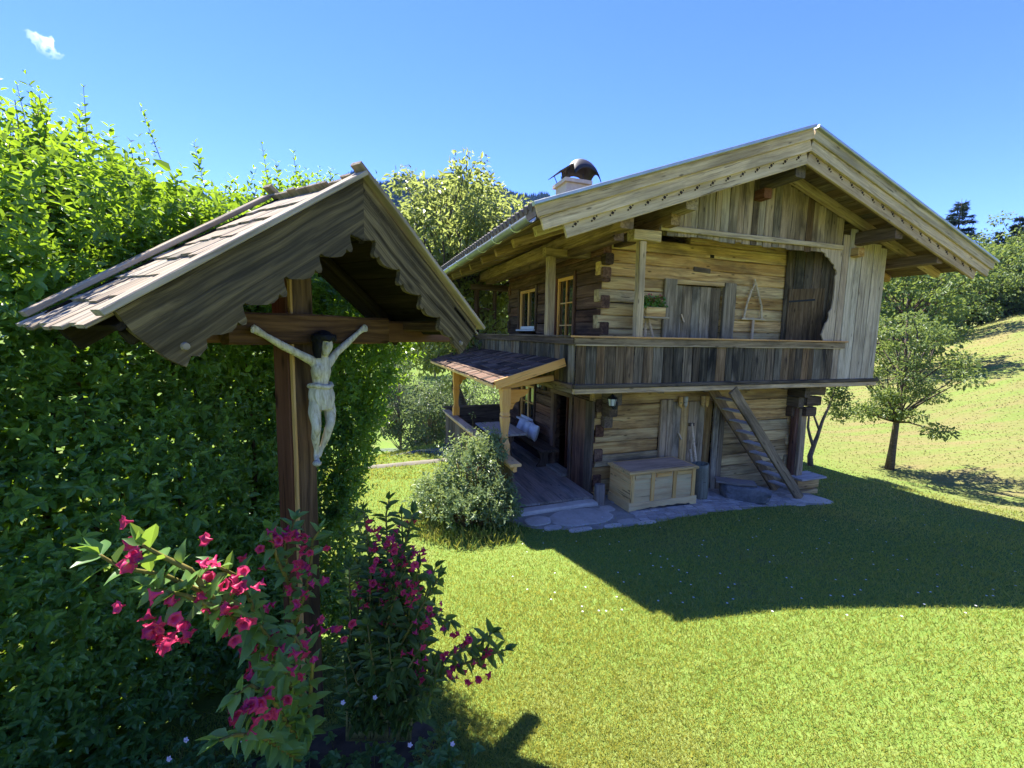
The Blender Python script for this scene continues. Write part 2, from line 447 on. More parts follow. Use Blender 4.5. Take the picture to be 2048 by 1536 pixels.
def ground_mat():
    N = NT('grass_ground')
    tc = N.n('TexCoord'); v = tc.outputs['Object']
    big = N.noise(v, 0.09, 4, 0.55)
    mid = N.noise(v, 0.55, 5, 0.6, 0.4)
    fine = N.noise(v, 9.0, 6, 0.7)
    vf = N.noise(v, 60.0, 3, 0.7)
    m = N.math('ADD', N.math('MULTIPLY', fine, 0.6), N.math('MULTIPLY', vf, 0.4))
    green = N.ramp(m, [(0.28, (0.07, 0.125, 0.022)), (0.5, (0.13, 0.19, 0.04)), (0.75, (0.215, 0.245, 0.075))])
    dry = N.ramp(m, [(0.28, (0.135, 0.113, 0.045)), (0.5, (0.19, 0.157, 0.068)), (0.75, (0.25, 0.205, 0.10))])
    # mown, drier meadow away from the house; position mask in metres from the lawn
    sx = N.n('SeparateXYZ'); N.l(v, sx.inputs[0])
    ex = N.math('MULTIPLY_ADD', mid, 5.0, sx.outputs['X'])
    meadow = N.ramp(N.math('DIVIDE', N.math('SUBTRACT', ex, 11.0), 4.0), [(0.0, 0.0), (1.0, 1.0)])
    patch = N.ramp(mid, [(0.52, 0.0), (0.70, 1.0)])
    strp = N.noise(N.vmath('MULTIPLY', v, (0.25, 1.6, 1.0)), 1.0, 4, 0.6, 0.5)
    mead = N.ramp(strp, [(0.34, 0.15), (0.62, 0.9)])
    far = N.ramp(N.math('DIVIDE', sx.outputs['Y'], 120.0), [(0.25, 0.0), (0.6, 0.0)])
    dryf = N.math('MAXIMUM', N.math('MULTIPLY', patch, 0.42), N.math('MULTIPLY', meadow, mead))
    c = N.mix(dryf, green, dry)
    c = N.mix(N.math('MULTIPLY', N.ramp(big, [(0.4, 0.0), (0.65, 1.0)]), 0.2), c, (0.11, 0.17, 0.035))
    b = N.bsdf(c, 1.0, 0.02, bump=m, bstr=0.6, bdist=0.04)
    return N.done(b)


ground_mat()


def glass_mat():
    N = NT('window_glass')
    b = N.bsdf((0.012, 0.014, 0.014), 0.03, 1.0)
    N.b.inputs['IOR'].default_value = 1.9
    return N.done(b)


glass_mat()
N = NT('lamp_glass'); N.bsdf((0.75, 0.75, 0.68), 0.3, 0.5); N.b.inputs['Alpha'].default_value = 0.75; N.done(N.b.outputs[0])


def statue_mat():
    N = NT('painted_wood')
    tc = N.n('TexCoord'); v = tc.outputs['Object']
    n1 = N.noise(N.vmath('MULTIPLY', v, (60, 60, 9)), 1.0, 6, 0.65, 0.6)
    n2 = N.noise(v, 14, 5, 0.6)
    c = N.ramp(n1, [(0.30, (0.20, 0.17, 0.10)), (0.46, (0.44, 0.39, 0.27)), (0.7, (0.62, 0.57, 0.44))])
    c = N.mix(N.math('MULTIPLY', N.ramp(n2, [(0.5, 0.0), (0.68, 1.0)]), 0.5), c, (0.26, 0.25, 0.20))
    return N.done(N.bsdf(c, 0.8, 0.25, bump=n1, bstr=0.7, bdist=0.004))


statue_mat()


# ------------------------------------------------------------------ object helpers
def link(o, parent=None):
    COL.objects.link(o)
    if parent is not None: o.parent = parent
    return o


def tag(o, label, cat, group=None, kind=None):
    o['label'] = label; o['category'] = cat
    if group: o['group'] = group
    if kind: o['kind'] = kind
    return o


def thing(name, label, cat, loc=(0, 0, 0), rz=0.0, group=None):
    o = bpy.data.objects.new(name, None); o.empty_display_size = 0.1
    COL.objects.link(o); o.location = loc; o.rotation_euler = (0, 0, rz)
    return tag(o, label, cat, group)


def mesh_np(name, V, quads=None, tris=None, mat=None, lv=None, smooth=False):
    V = np.asarray(V, np.float32)
    me = bpy.data.meshes.new(name)
    me.vertices.add(len(V)); me.vertices.foreach_set('co', V.ravel())
    parts = []; starts = []; n = 0; totals = []
    if quads is not None and len(quads):
        q = np.asarray(quads, np.int32); parts.append(q.ravel()); starts.append(np.arange(len(q)) * 4 + n); n += q.size; totals.append(np.full(len(q), 4))
    if tris is not None and len(tris):
        q = np.asarray(tris, np.int32); parts.append(q.ravel()); starts.append(np.arange(len(q)) * 3 + n); n += q.size; totals.append(np.full(len(q), 3))
    idx = np.concatenate(parts).astype(np.int32)
    me.loops.add(len(idx)); me.loops.foreach_set('vertex_index', idx)
    st = np.concatenate(starts).astype(np.int32)
    me.polygons.add(len(st)); me.polygons.foreach_set('loop_start', st)
    if smooth: me.polygons.foreach_set('use_smooth', np.ones(len(st), bool))
    else: me.polygons.foreach_set('use_smooth', np.zeros(len(st), bool))
    me.update(calc_edges=True)
    if lv is not None:
        a = me.attributes.new('lv', 'FLOAT', 'POINT'); a.data.foreach_set('value', np.asarray(lv, np.float32))
    if mat: me.materials.append(MATS[mat])
    return me


def mesh_py(name, V, Fc, mat=None, smooth=False):
    me = bpy.data.meshes.new(name)
    me.from_pydata([tuple(v) for v in V], [], Fc); me.update()
    if mat: me.materials.append(MATS[mat])
    if smooth:
        me.polygons.foreach_set('use_smooth', [True] * len(me.polygons))
    return me


def ob(name, me, parent=None, M=None):
    o = bpy.data.objects.new(name, me); link(o, parent)
    if M is not None: o.matrix_basis = M
    return o


BM_CACHE = {}


def beam_mesh(L, w, th, mat, c=None, n=2, wob=0.0):
    """A squared timber with eased edges along X, w along Y, th along Z."""
    key = (round(L, 3), round(w, 3), round(th, 3), mat, c, n) if wob == 0 else None
    if key and key in BM_CACHE: return BM_CACHE[key]
    if c is None: c = min(0.012, 0.16 * min(w, th))
    V = []; Fc = []
    for i in range(n):
        x = -L / 2 + L * i / (n - 1)
        dy = R.uniform(-wob, wob); dz = R.uniform(-wob, wob) * 0.6
        k = 1 + R.uniform(-wob, wob) * 2.0 / max(w, 0.05)
        hy, hz = w / 2 * k, th / 2
        for (y, z) in ((-hy + c, -hz), (hy - c, -hz), (hy, -hz + c), (hy, hz - c), (hy - c, hz), (-hy + c, hz), (-hy, hz - c), (-hy, -hz + c)):
            V.append((x, y + dy, z + dz))
    for i in range(n - 1):
        a = i * 8; b = a + 8
        for k in range(8):
            k2 = (k + 1) % 8
            Fc.append((a + k, a + k2, b + k2, b + k))
    Fc.append(tuple(range(7, -1, -1))); Fc.append(tuple(range((n - 1) * 8, n * 8)))
    me = mesh_py('timber', V, Fc, mat)
    # outward normals
    bm = bmesh.new(); bm.from_mesh(me); bmesh.ops.recalc_face_normals(bm, faces=bm.faces); bm.to_mesh(me); bm.free()
    if key: BM_CACHE[key] = me
    return me


def frame(p0, x, up):
    x = Vector(x).normalized(); up = Vector(up)
    y = (up - up.dot(x) * x).normalized(); z = x.cross(y)
    return Matrix(((x.x, y.x, z.x, p0[0]), (x.y, y.y, z.y, p0[1]), (x.z, y.z, z.z, p0[2]), (0, 0, 0, 1)))


def board(name, parent, p0, p1, w, th, mat, up=(0, 0, 1), c=None, n=2, wob=0.0):
    p0 = Vector(p0); p1 = Vector(p1); d = p1 - p0
    if d.length < 1e-4: return None
    me = beam_mesh(d.length, w, th, mat, c, n, wob)
    return ob(name, me, parent, frame((p0 + p1) / 2, d, up))


def prism(name, parent, outline, th, mat, M, bev=0.0):
    """Flat outline (x, y) extruded to a board th thick about z = 0."""
    n = len(outline)
    V = [(x, y, -th / 2) for x, y in outline] + [(x, y, th / 2) for x, y in outline]
    Fc = [tuple(range(n - 1, -1, -1)), tuple(range(n, 2 * n))] + [(i, (i + 1) % n, n + (i + 1) % n, n + i) for i in range(n)]
    me = mesh_py(name, V, Fc, mat)
    bm = bmesh.new(); bm.from_mesh(me)
    bmesh.ops.recalc_face_normals(bm, faces=bm.faces); bm.to_mesh(me); bm.free()
    return ob(name, me, parent, M)


def tube_arrays(path, radii, sides=6):
    path = [Vector(p) for p in path]; V = []; Q = []
    prev = None
    for i, p in enumerate(path):
        d = (path[min(i + 1, len(path) - 1)] - path[max(i - 1, 0)]).normalized()
        a = prev if prev is not None else (Vector((1, 0, 0)) if abs(d.x) < 0.8 else Vector((0, 1, 0)))
        a = (a - a.dot(d) * d).normalized(); prev = a; b = d.cross(a)
        for k in range(sides):
            an = 2 * pi * k / sides
            V.append(p + (a * cos(an) + b * sin(an)) * radii[i])
    for i in range(len(path) - 1):
        for k in range(sides):
            k2 = (k + 1) % sides
            Q.append((i * sides + k, i * sides + k2, (i + 1) * sides + k2, (i + 1) * sides + k))
    return V, Q


class Acc:
    def __init__(self): self.V = []; self.F = []

    def add(self, V, F):
        o = len(self.V); self.V += [tuple(v) for v in V]; self.F += [tuple(i + o for i in f) for f in F]

    def tube(self, path, radii, sides=6, cap=True):
        V, Q = tube_arrays(path, radii, sides)
        if cap:
            Q = Q + [tuple(range(sides - 1, -1, -1)), tuple(range(len(V) - sides, len(V)))]
        self.add(V, Q)

    def box(self, x0, x1, y0, y1, z0, z1):
        V = [(x, y, z) for x in (x0, x1) for y in (y0, y1) for z in (z0, z1)]
        self.add(V, [(0, 1, 3, 2), (4, 6, 7, 5), (0, 4, 5, 1), (2, 3, 7, 6), (0, 2, 6, 4), (1, 5, 7, 3)])

    def ob(self, name, mat, parent=None, M=None, smooth=False):
        me = mesh_py(name, self.V, self.F, mat, smooth)
        bm = bmesh.new(); bm.from_mesh(me); bmesh.ops.recalc_face_normals(bm, faces=bm.faces); bm.to_mesh(me); bm.free()
        return ob(name, me, parent, M)


def unit(a):
    return a / np.maximum(np.linalg.norm(a, axis=1, keepdims=True), 1e-9)


def leaf_arrays(P, D, Nn, L, W, fold=0.22, droop=0.15):
    """Folded oval leaves. P base, D direction, Nn facing; returns V, quads."""
    n = len(P)
    D = unit(D); S = unit(np.cross(D, Nn)); Nn = np.cross(S, D)
    L = np.broadcast_to(np.asarray(L, float), (n,))[:, None]; W = np.broadcast_to(np.asarray(W, float), (n,))[:, None]
    up = Nn * W * fold
    V = np.empty((n, 6, 3))
    V[:, 0] = P
    V[:, 1] = P + D * L * .34 + S * W * .5 + up
    V[:, 2] = P + D * L * .72 + S * W * .38 + up * .8 - Nn * L * droop * .5
    V[:, 3] = P + D * L - Nn * L * droop
    V[:, 4] = P + D * L * .72 - S * W * .38 + up * .8 - Nn * L * droop * .5
    V[:, 5] = P + D * L * .34 - S * W * .5 + up
    b = np.arange(n)[:, None] * 6
    Q = np.concatenate([b + np.array([[0, 1, 2, 3]]), b + np.array([[0, 3, 4, 5]])])
    return V.reshape(-1, 3), Q


def rand_dirs(n):
    return unit(rng.normal(size=(n, 3)))


def leaves_mesh(name, P, D, Nn, L, W, mat, lv, **k):
    V, Q = leaf_arrays(P, D, Nn, L, W, **k)
    return mesh_np(name, V, quads=Q, mat=mat, lv=np.repeat(lv, 6))


# ------------------------------------------------------------------ ground
def build_ground():
    n = 330
    u = np.linspace(-1, 1, n)
    ax = np.sinh(u * 6.6) / np.sinh(6.6) * 900
    X, Y = np.meshgrid(ax + 1.5, ax + 5.0, indexing='ij')
    Z = ground_z(X, Y)
    V = np.stack([X, Y, Z], -1).reshape(-1, 3)
    i = np.arange(n - 1)
    a = (i[:, None] * n + i[None, :]).ravel()
    Q = np.stack([a, a + n, a + n + 1, a + 1], 1)
    me = mesh_np('ground', V, quads=Q, mat='grass_ground', smooth=True)
    o = ob('ground', me)
    o['kind'] = 'structure'; o['label'] = 'sloping lawn and meadow of short yellow-green grass'; o['category'] = 'ground'
    return o


build_ground()


# ------------------------------------------------------------------ chalet
chalet = thing('chalet', 'old two-storey log chalet of weathered brown timber with wrap-around balcony and wide gable roof', 'house', HO, HA)
HS = {'z': 0.0}
LOGH = 0.235


def cut(a0, a1, opens, zm):
    segs = [(a0, a1)]
    for (o0, o1, z0, z1) in opens:
        if not (z0 < zm < z1): continue
        new = []
        for (p, q) in segs:
            if o1 <= p or o0 >= q: new.append((p, q)); continue
            if o0 - p > 0.04: new.append((p, o0))
            if q - o1 > 0.04: new.append((o1, q))
        segs = new
    return segs


def log_wall(axis, fixed, a0, a1, z0, z1, opens, mat, ext=(0.03, 0.03), th=0.17, par=0, ends=None):
    z = z0; k = 0
    while z < z1 - 0.05:
        h = min(LOGH, z1 - z); zm = z + h / 2
        e0 = ext[0] if (k + par) % 2 == 0 else -0.03
        e1 = ext[1] if (k + par) % 2 == 0 else -0.03
        for (p, q) in cut(a0 - e0, a1 + e1, opens, zm):
            off = R.uniform(-0.012, 0.012)
            if axis == 's': A, B = (p, fixed + off, zm), (q, fixed + off, zm)
            else: A, B = (fixed + off, p, zm), (fixed + off, q, zm)
            n = max(2, int((q - p) / 0.5) + 1)
            board('log', chalet, A, B, h * R.uniform(0.955, 0.985), th, mat, c=0.016, n=n, wob=0.006)
        z += LOGH; k += 1


# ground floor
log_wall('s', 0.085, 0, 5.05, -0.62, 2.02, [(1.42, 3.05, -1, 1.80)], 'wood_log')
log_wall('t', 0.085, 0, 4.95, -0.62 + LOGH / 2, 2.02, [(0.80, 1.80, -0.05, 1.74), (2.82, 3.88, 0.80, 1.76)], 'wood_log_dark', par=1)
log_wall('t', 4.965, 0, 4.95, -0.62 + LOGH / 2, 2.02, [], 'wood_log', par=1)
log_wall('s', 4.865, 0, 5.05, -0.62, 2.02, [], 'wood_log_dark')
# upper floor
log_wall('s', 0.085, 0, 5.05, 2.20, 4.95, [(1.60, 2.78, 2.1, 4.03), (1.06, 1.92, 4.70, 5.0)], 'wood_log')
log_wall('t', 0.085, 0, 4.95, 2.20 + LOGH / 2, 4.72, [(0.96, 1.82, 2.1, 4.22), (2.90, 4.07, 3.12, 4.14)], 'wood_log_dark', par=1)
log_wall('t', 4.965, 0, 4.95, 2.20 + LOGH / 2, 5.0, [], 'wood_log', par=1)
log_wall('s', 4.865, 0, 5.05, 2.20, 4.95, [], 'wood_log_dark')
# floors inside, so that the rooms are closed and dark
for nm, zz in (('floor_slab', -0.05), ('floor_slab', 2.11), ('ceiling_slab', 4.62)):
    a = Acc(); a.box(0.17, 4.88, 0.17, 4.78, zz - 0.04, zz + 0.04); a.ob(nm, 'interior', chalet)
for s0 in (0.06, 5.0):
    pass
# log-end corbels that carry the balcony
for k, (ln, zz) in enumerate(((0.40, 1.90), (0.28, 1.67), (0.14, 1.44))):
    board('corbel', chalet, (0.20, 0.0, zz), (0.20, -ln, zz), 0.22, 0.17, 'wood_beam_dark', c=0.02, n=3, wob=0.004)
    board('corbel', chalet, (4.90, 0.0, zz), (4.90, -ln, zz), 0.22, 0.17, 'wood_beam_dark', c=0.02, n=3, wob=0.004)
    board('corbel', chalet, (5.0, 0.30, zz - 0.01), (5.18 + ln * 0.9, 0.30, zz - 0.01), 0.22, 0.17, 'wood_beam_dark', c=0.02, n=3, wob=0.004)
    board('corbel', chalet, (5.0, -0.25, zz + 0.02), (5.18 + ln * 0.9, -0.25, zz + 0.02), 0.2, 0.17, 'wood_beam_dark', c=0.02, n=3, wob=0.004)
# right end: pale post on a low ledge
board('ledge_post', chalet, (5.10, -0.16, 0.02), (5.08, -0.16, 1.52), 0.17, 0.17, 'wood_silver', up=(1, 0, 0))
board('ledge_post', chalet, (4.97, -0.12, -0.35), (4.95, -0.12, 1.52), 0.10, 0.12, 'wood_log_dark', up=(1, 0, 0))
board('ledge', chalet, (4.86, -0.26, 0.0), (5.62, -0.26, 0.0), 0.46, 0.04, 'wood_table', up=(0, 1, 0))
for zz in (-0.13, -0.36):
    board('ledge_log', chalet, (4.84, -0.27, zz), (5.48, -0.27, zz), 0.2, 0.3, 'wood_log', n=3, wob=0.006)

# ---- ground-floor door in the front wall
for sx, w in ((1.49, 0.135), (1.64, 0.145), (2.82, 0.13), (2.96, 0.14)):
    board('door_jamb', chalet, (sx, -0.035, -0.45), (sx, -0.035, 1.80 + R.uniform(-.02, .03)), w, 0.06, 'wood_gable', up=(1, 0, 0), n=4, wob=0.004)
door1 = board('door', chalet, (2.24, 0.055, -0.42), (2.24, 0.055, 1.74), 1.02, 0.03, 'wood_log_dark', up=(1, 0, 0))
dx = 1.74
Minv = door1.matrix_basis.inverted()


def sub(o_parent, name, p0, p1, w, th, mat, up):
    o = board(name, o_parent, p0, p1, w, th, mat, up)
    o.matrix_basis = o_parent.matrix_basis.inverted() @ o.matrix_basis
    return o


for w in (0.22, 0.19, 0.23, 0.18, 0.19):
    sub(door1, 'plank', (dx + w / 2, 0.028, -0.40), (dx + w / 2, 0.028, 1.73), w - 0.006, 0.028, 'wood_log' if R.random() < .5 else 'wood_gable', (1, 0, 0)); dx += w
sub(door1, 'door_handle', (1.90, -0.01, 1.12), (1.98, -0.02, 0.98), 0.03, 0.03, 'wood_pole', (0, 1, 0))

# ---- upper door on the balcony
for sx, w in ((1.47, 0.27), (2.92, 0.30)):
    board('door_jamb', chalet, (sx, -0.04, 2.2), (sx, -0.04, 4.12 + R.uniform(-.03, .03)), w, 0.07, 'wood_gable', up=(1, 0, 0), n=5, wob=0.005)
board('door_lintel', chalet, (1.60, -0.02, 4.05), (2.79, -0.02, 4.06), 0.08, 0.05, 'wood_log', n=3, wob=0.004)
door2 = board('door', chalet, (2.19, 0.07, 2.2), (2.19, 0.07, 4.0), 1.16, 0.03, 'wood_log_dark', up=(1, 0, 0))
dx = 1.61
for w in (0.21, 0.24, 0.2, 0.26, 0.24):
    sub(door2, 'plank', (dx + w / 2, 0.04, 2.21), (dx + w / 2, 0.04, 4.0), w - 0.006, 0.028, 'wood_gable', (1, 0, 0)); dx += w
sub(door2, 'door_handle', (1.80, 0.0, 3.45), (1.86, -0.02, 3.30), 0.022, 0.03, 'wood_pole', (0, 1, 0))


# ---- windows and doors of the left wall (plane s = 0, seen from s < 0)
def side_window(t0, t1, z0, z1, cols, rows, frame_mat='wood_new', door=False):
    tc_, zc = (t0 + t1) / 2, (z0 + z1) / 2
    # dark reveal boards round the opening
    for tt in (t0 + 0.0, t1 - 0.0):
        board('casing', chalet, (-0.022, tt, z0 - 0.06), (-0.022, tt, z1 + 0.06), 0.075, 0.045, 'wood_log_dark', up=(0, 1, 0))
    board('casing', chalet, (-0.02, t0 - .03, z1 + 0.035), (-0.02, t1 + .03, z1 + 0.035), 0.075, 0.043, 'wood_log_dark')
    win = board('window' if not door else 'glazed_door', chalet, (0.055, t0 + 0.04, zc), (0.055, t1 - 0.04, zc), z1 - z0, 0.006, 'window_glass')
    fw = 0.07
    for tt in (t0 + 0.04 + fw / 2, t1 - 0.04 - fw / 2):
        sub(win, 'frame', (0.025, tt, z0), (0.025, tt, z1), fw, 0.05, frame_mat, (0, 1, 0))
    for zz in (z0 + fw / 2, z1 - fw / 2):
        sub(win, 'frame', (0.025, t0 + 0.04 + fw, zz), (0.025, t1 - 0.04 - fw, zz), fw, 0.048, 'white_paint' if (zz < zc and not door) else frame_mat, (0, 0, 1))
    a0, a1 = t0 + 0.04 + fw, t1 - 0.04 - fw
    b0, b1 = z0 + fw, z1 - fw
    for i in range(1, cols):
        tt = a0 + (a1 - a0) * i / cols
        sub(win, 'mullion', (0.03, tt, b0), (0.03, tt, b1), 0.06 if cols == 2 and not door else 0.035, 0.04, frame_mat, (0, 1, 0))
    for j in range(1, rows):
        zz = b0 + (b1 - b0) * j / rows
        for i in range(cols):
            p, q = a0 + (a1 - a0) * i / cols + 0.02, a0 + (a1 - a0) * (i + 1) / cols - 0.02
            sub(win, 'glazing_bar', (0.034, p, zz), (0.034, q, zz), 0.025, 0.03, frame_mat, (0, 0, 1))
    if not door:
        board('window_sill', chalet, (-0.03, t0 - 0.02, z0 - 0.03), (-0.03, t1 + 0.02, z0 - 0.03), 0.04, 0.11, 'white_paint')
    return win


side_window(2.90, 4.07, 3.14, 4.12, 2, 1)
side_window(0.96, 1.82, 2.22, 4.20, 2, 4, door=True)
side_window(2.82, 3.88, 0.83, 1.74, 2, 2)
# entrance door standing open into the dark room
for tt, w in ((0.86, 0.13), (1.72, 0.16)):
    board('door_jamb', chalet, (-0.03, tt, 0.06), (-0.03, tt, 1.76), w, 0.09, 'wood_log_dark', up=(0, 1, 0))
board('door_lintel', chalet, (-0.03, 0.78, 1.79), (-0.03, 1.82, 1.79), 0.09, 0.09, 'wood_log_dark')
board('threshold', chalet, (-0.06, 0.92, 0.14), (-0.06, 1.66, 0.14), 0.28, 0.06, 'wood_deck', up=(1, 0, 0))
dl = board('door', chalet, (0.22, 1.60, 0.10), (0.22, 1.60, 1.72), 0.72, 0.045, 'red_end', up=(1, 0.12, 0))
dl.matrix_basis = Matrix.Translation((0.34, 0, 0)) @ dl.matrix_basis
board('corner_board', chalet, (-0.055, 0.10, 0.06), (-0.055, 0.10, 1.80), 0.25, 0.06, 'wood_beam_dark', up=(0, 1, 0), n=3, wob=0.004)
board('wall_board', chalet, (-0.035, 0.50, 0.06), (-0.035, 0.50, 1.80), 0.5, 0.05, 'wood_log_dark', up=(0, 1, 0))
board('sill_block', chalet, (-0.10, -0.06, 0.02), (-0.10, 0.72, 0.02), 0.12, 0.2, 'wood_beam_dark', n=3, wob=0.004)

# ---- balcony
BF, BL = -0.72, -0.83      # front and left faces
BACK = 5.62
# floor boards (their undersides show) and joists
t = BF + 0.08
while t < -0.02:
    board('floor_board', chalet, (BL + 0.05, t + 0.09, 2.165), (5.35, t + 0.09, 2.165), 0.175, 0.03, 'wood_beam', up=(0, 1, 0)); t += 0.18
s = BL + 0.06
while s < -0.08:
    board('floor_board', chalet, (s + 0.09, 0.02, 2.163), (s + 0.09, BACK, 2.163), 0.175, 0.03, 'wood_beam_dark', up=(1, 0, 0)); s += 0.18
for tt in np.arange(0.4, 5.5, 0.95):
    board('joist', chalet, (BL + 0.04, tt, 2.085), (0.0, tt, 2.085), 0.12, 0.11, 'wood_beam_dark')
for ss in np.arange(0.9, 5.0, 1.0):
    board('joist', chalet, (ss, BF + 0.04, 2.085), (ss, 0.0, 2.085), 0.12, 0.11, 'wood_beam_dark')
# rim beams
board('rim_beam', chalet, (BL - 0.03, BF + 0.0, 2.105), (6.44, BF + 0.0, 2.105), 0.09, 0.09, 'wood_silver', n=9, wob=0.004)
board('rim_batten', chalet, (BL - 0.05, BF - 0.04, 2.185), (6.47, BF - 0.04, 2.185), 0.07, 0.06, 'wood_beam_dark', n=9, wob=0.003)
board('rim_beam', chalet, (BL + 0.0, BF + 0.05, 2.105), (BL + 0.0, BACK, 2.105), 0.09, 0.088, 'wood_beam_dark', n=7, wob=0.003)
board('rim_batten', chalet, (BL - 0.04, BF - 0.01, 2.186), (BL - 0.04, BACK, 2.186), 0.07, 0.06, 'wood_beam_dark', n=7, wob=0.003)
# parapet boards
s = BL - 0.01
while s < 5.02:
    w = R.uniform(0.13, 0.225)
    m = 'wood_balcony' if R.random() < 0.62 else 'wood_balcony_brown'
    board('balcony_board', chalet, (s + w / 2, BF - 0.012 + R.uniform(-.005, .005), 2.2 + R.uniform(-.01, .015)), (s + w / 2 + R.uniform(-.006, .006), BF - 0.012, 2.87), w - 0.008, 0.028, m, up=(1, 0, 0))
    s += w
t = BF + 0.03
while t < BACK:
    w = R.uniform(0.13, 0.22)
    m = 'wood_balcony' if R.random() < 0.75 else 'wood_balcony_brown'
    board('balcony_board', chalet, (BL - 0.012 + R.uniform(-.005, .005), t + w / 2, 2.2 + R.uniform(-.01, .015)), (BL - 0.012, t + w / 2, 2.87), w - 0.008, 0.028, m, up=(0, 1, 0))
    t += w
# rails under the cap, then the pale new cap
board('handrail', chalet, (BL - 0.055, BF - 0.045, 2.915), (5.30, BF - 0.045, 2.915), 0.115, 0.05, 'wood_beam', n=9, wob=0.003)
board('handrail', chalet, (BL - 0.045, BF - 0.02, 2.914), (BL - 0.045, BACK, 2.914), 0.113, 0.05, 'wood_beam_dark', n=7, wob=0.003)
board('rail_cap', chalet, (BL - 0.09, BF - 0.03, 2.988), (5.36, BF - 0.03, 2.988), 0.13, 0.028, 'wood_railcap', up=(0, 1, 0))
board('rail_cap', chalet, (BL - 0.03, BF + 0.04, 2.987), (BL - 0.03, BACK, 2.987), 0.13, 0.026, 'wood_beam_dark', up=(1, 0, 0))
board('rail_batten', chalet, (BL - 0.04, BF - 0.052, 2.862), (5.28, BF - 0.052, 2.862), 0.04, 0.03, 'wood_silver', n=9, wob=0.003)
# posts and head beams
board('balcony_post', chalet, (0.33, BF + 0.03, 3.0), (0.31, BF + 0.03, 4.55), 0.13, 0.12, 'wood_silver', up=(1, 0, 0), n=5, wob=0.006)
board('balcony_post', chalet, (BL + 0.06, 0.48, 3.0), (BL + 0.06, 0.48, 4.40), 0.15, 0.14, 'wood_beam', up=(0, 1, 0), n=4, wob=0.004)
board('head_beam', chalet, (BL - 0.08, 0.48, 4.475), (0.0, 0.48, 4.50), 0.15, 0.15, 'wood_beam', n=4, wob=0.005)
board('balcony_post', chalet, (BL + 0.06, BACK - 0.06, 2.2), (BL + 0.06, BACK - 0.06, 4.25), 0.12, 0.12, 'wood_log_dark', up=(0, 1, 0))
board('balcony_post', chalet, (-0.22, BACK - 0.06, 2.2), (-0.22, BACK - 0.06, 4.25), 0.1, 0.1, 'wood_log_dark', up=(0, 1, 0))
board('head_beam', chalet, (BL - 0.1, BACK - 0.06, 4.33), (0.3, BACK - 0.06, 4.33), 0.16, 0.14, 'wood_log_dark')
board('crossbar', chalet, (BL + 0.12, BACK - 0.06, 3.72), (-0.27, BACK - 0.06, 3.72), 0.05, 0.05, 'wood_log_dark')
# head beam over the front opening, log ends showing
board('head_beam', chalet, (0.10, BF + 0.03, 4.64), (0.62, BF + 0.03, 4.64), 0.17, 0.2, 'wood_log', n=3, wob=0.006)
board('tie_beam', chalet, (0.30, BF + 0.1, 4.66), (0.30, 0.0, 4.66), 0.18, 0.16, 'wood_log_dark', n=3, wob=0.005)
for tt, zz in ((-0.14, 4.35), (-0.07, 4.12)):
    board('log_end', chalet, (0.07, 0.0, zz), (0.07, tt, zz), 0.19, 0.17, 'wood_log_dark', c=0.02)
# small marks on the front logs: plugged holes, and a dark plate that paints a mortise's shade
board('mortise_plug', chalet, (2.02, -0.008, 4.32), (2.42, -0.008, 4.30), 0.09, 0.03, 'wood_beam_dark', c=0.012)
board('mortise_dark_plate', chalet, (2.40, -0.003, 4.59), (2.50, -0.003, 4.59), 0.06, 0.012, 'interior')
# privy box at the right end of the balcony
cutout = [(4.98, 2.24), (5.02, 2.4), (4.72, 3.02), (4.66, 3.12), (4.70, 3.22), (4.74, 3.34), (4.80, 3.40), (4.83, 3.48), (4.81, 3.56), (4.88, 3.66), (4.90, 3.85), (4.90, 4.1), (4.88, 4.28), (4.92, 4.33), (4.90, 4.40), (4.84, 4.44), (4.82, 4.50), (4.74, 4.54), (4.66, 4.62), (4.58, 4.64), (4.54, 4.70), (4.40, 4.74), (4.40, 4.80), (5.02, 4.80)]


def yz_frame(s, t, z):      # outline x -> s, y -> z, thickness -> t
    return Matrix(((1, 0, 0, s), (0, 0, -1, t), (0, 1, 0, z), (0, 0, 0, 1)))


cb = [(max(4.68, min(5.02, x)) if y < 3.3 else x, y) for x, y in cutout]
# grain must run along local x: swap the outline and turn the frame
prism('scalloped_board', chalet, [(y - 3.5, x - 4.9) for x, y in reversed(cutout[1:])], 0.026, 'wood_privy', Matrix(((0, 1, 0, 4.9), (0, 0, 1, BF - 0.005), (1, 0, 0, 3.5), (0, 0, 0, 1))))
s = 5.025
k = 0
while s < 6.38:
    w = min(R.uniform(0.16, 0.22), 6.40 - s)
    if w < 0.05: break
    ztop = 6.36 - 0.31 * (s + w / 2 - 2.8) - 0.36 if s > 5.2 else 5.1
    board('cladding_board', chalet, (s + w / 2, BF - 0.014 - 0.006 * (k % 2), 2.215), (s + w / 2 + R.uniform(-.004, .004), BF - 0.014 - 0.006 * (k % 2), min(ztop, 5.3)), w - 0.012, 0.028, 'wood_privy', up=(1, 0, 0), n=4, wob=0.002)
    s += w; k += 1
t = BF + 0.02; k = 0
while t < 1.2:
    w = R.uniform(0.16, 0.22)
    board('cladding_board', chalet, (6.405, t + w / 2, 2.2), (6.405, t + w / 2, 4.62), w - 0.006, 0.028, 'orange_board' if k == 0 else 'wood_privy', up=(0, 1, 0)); t += w; k += 1
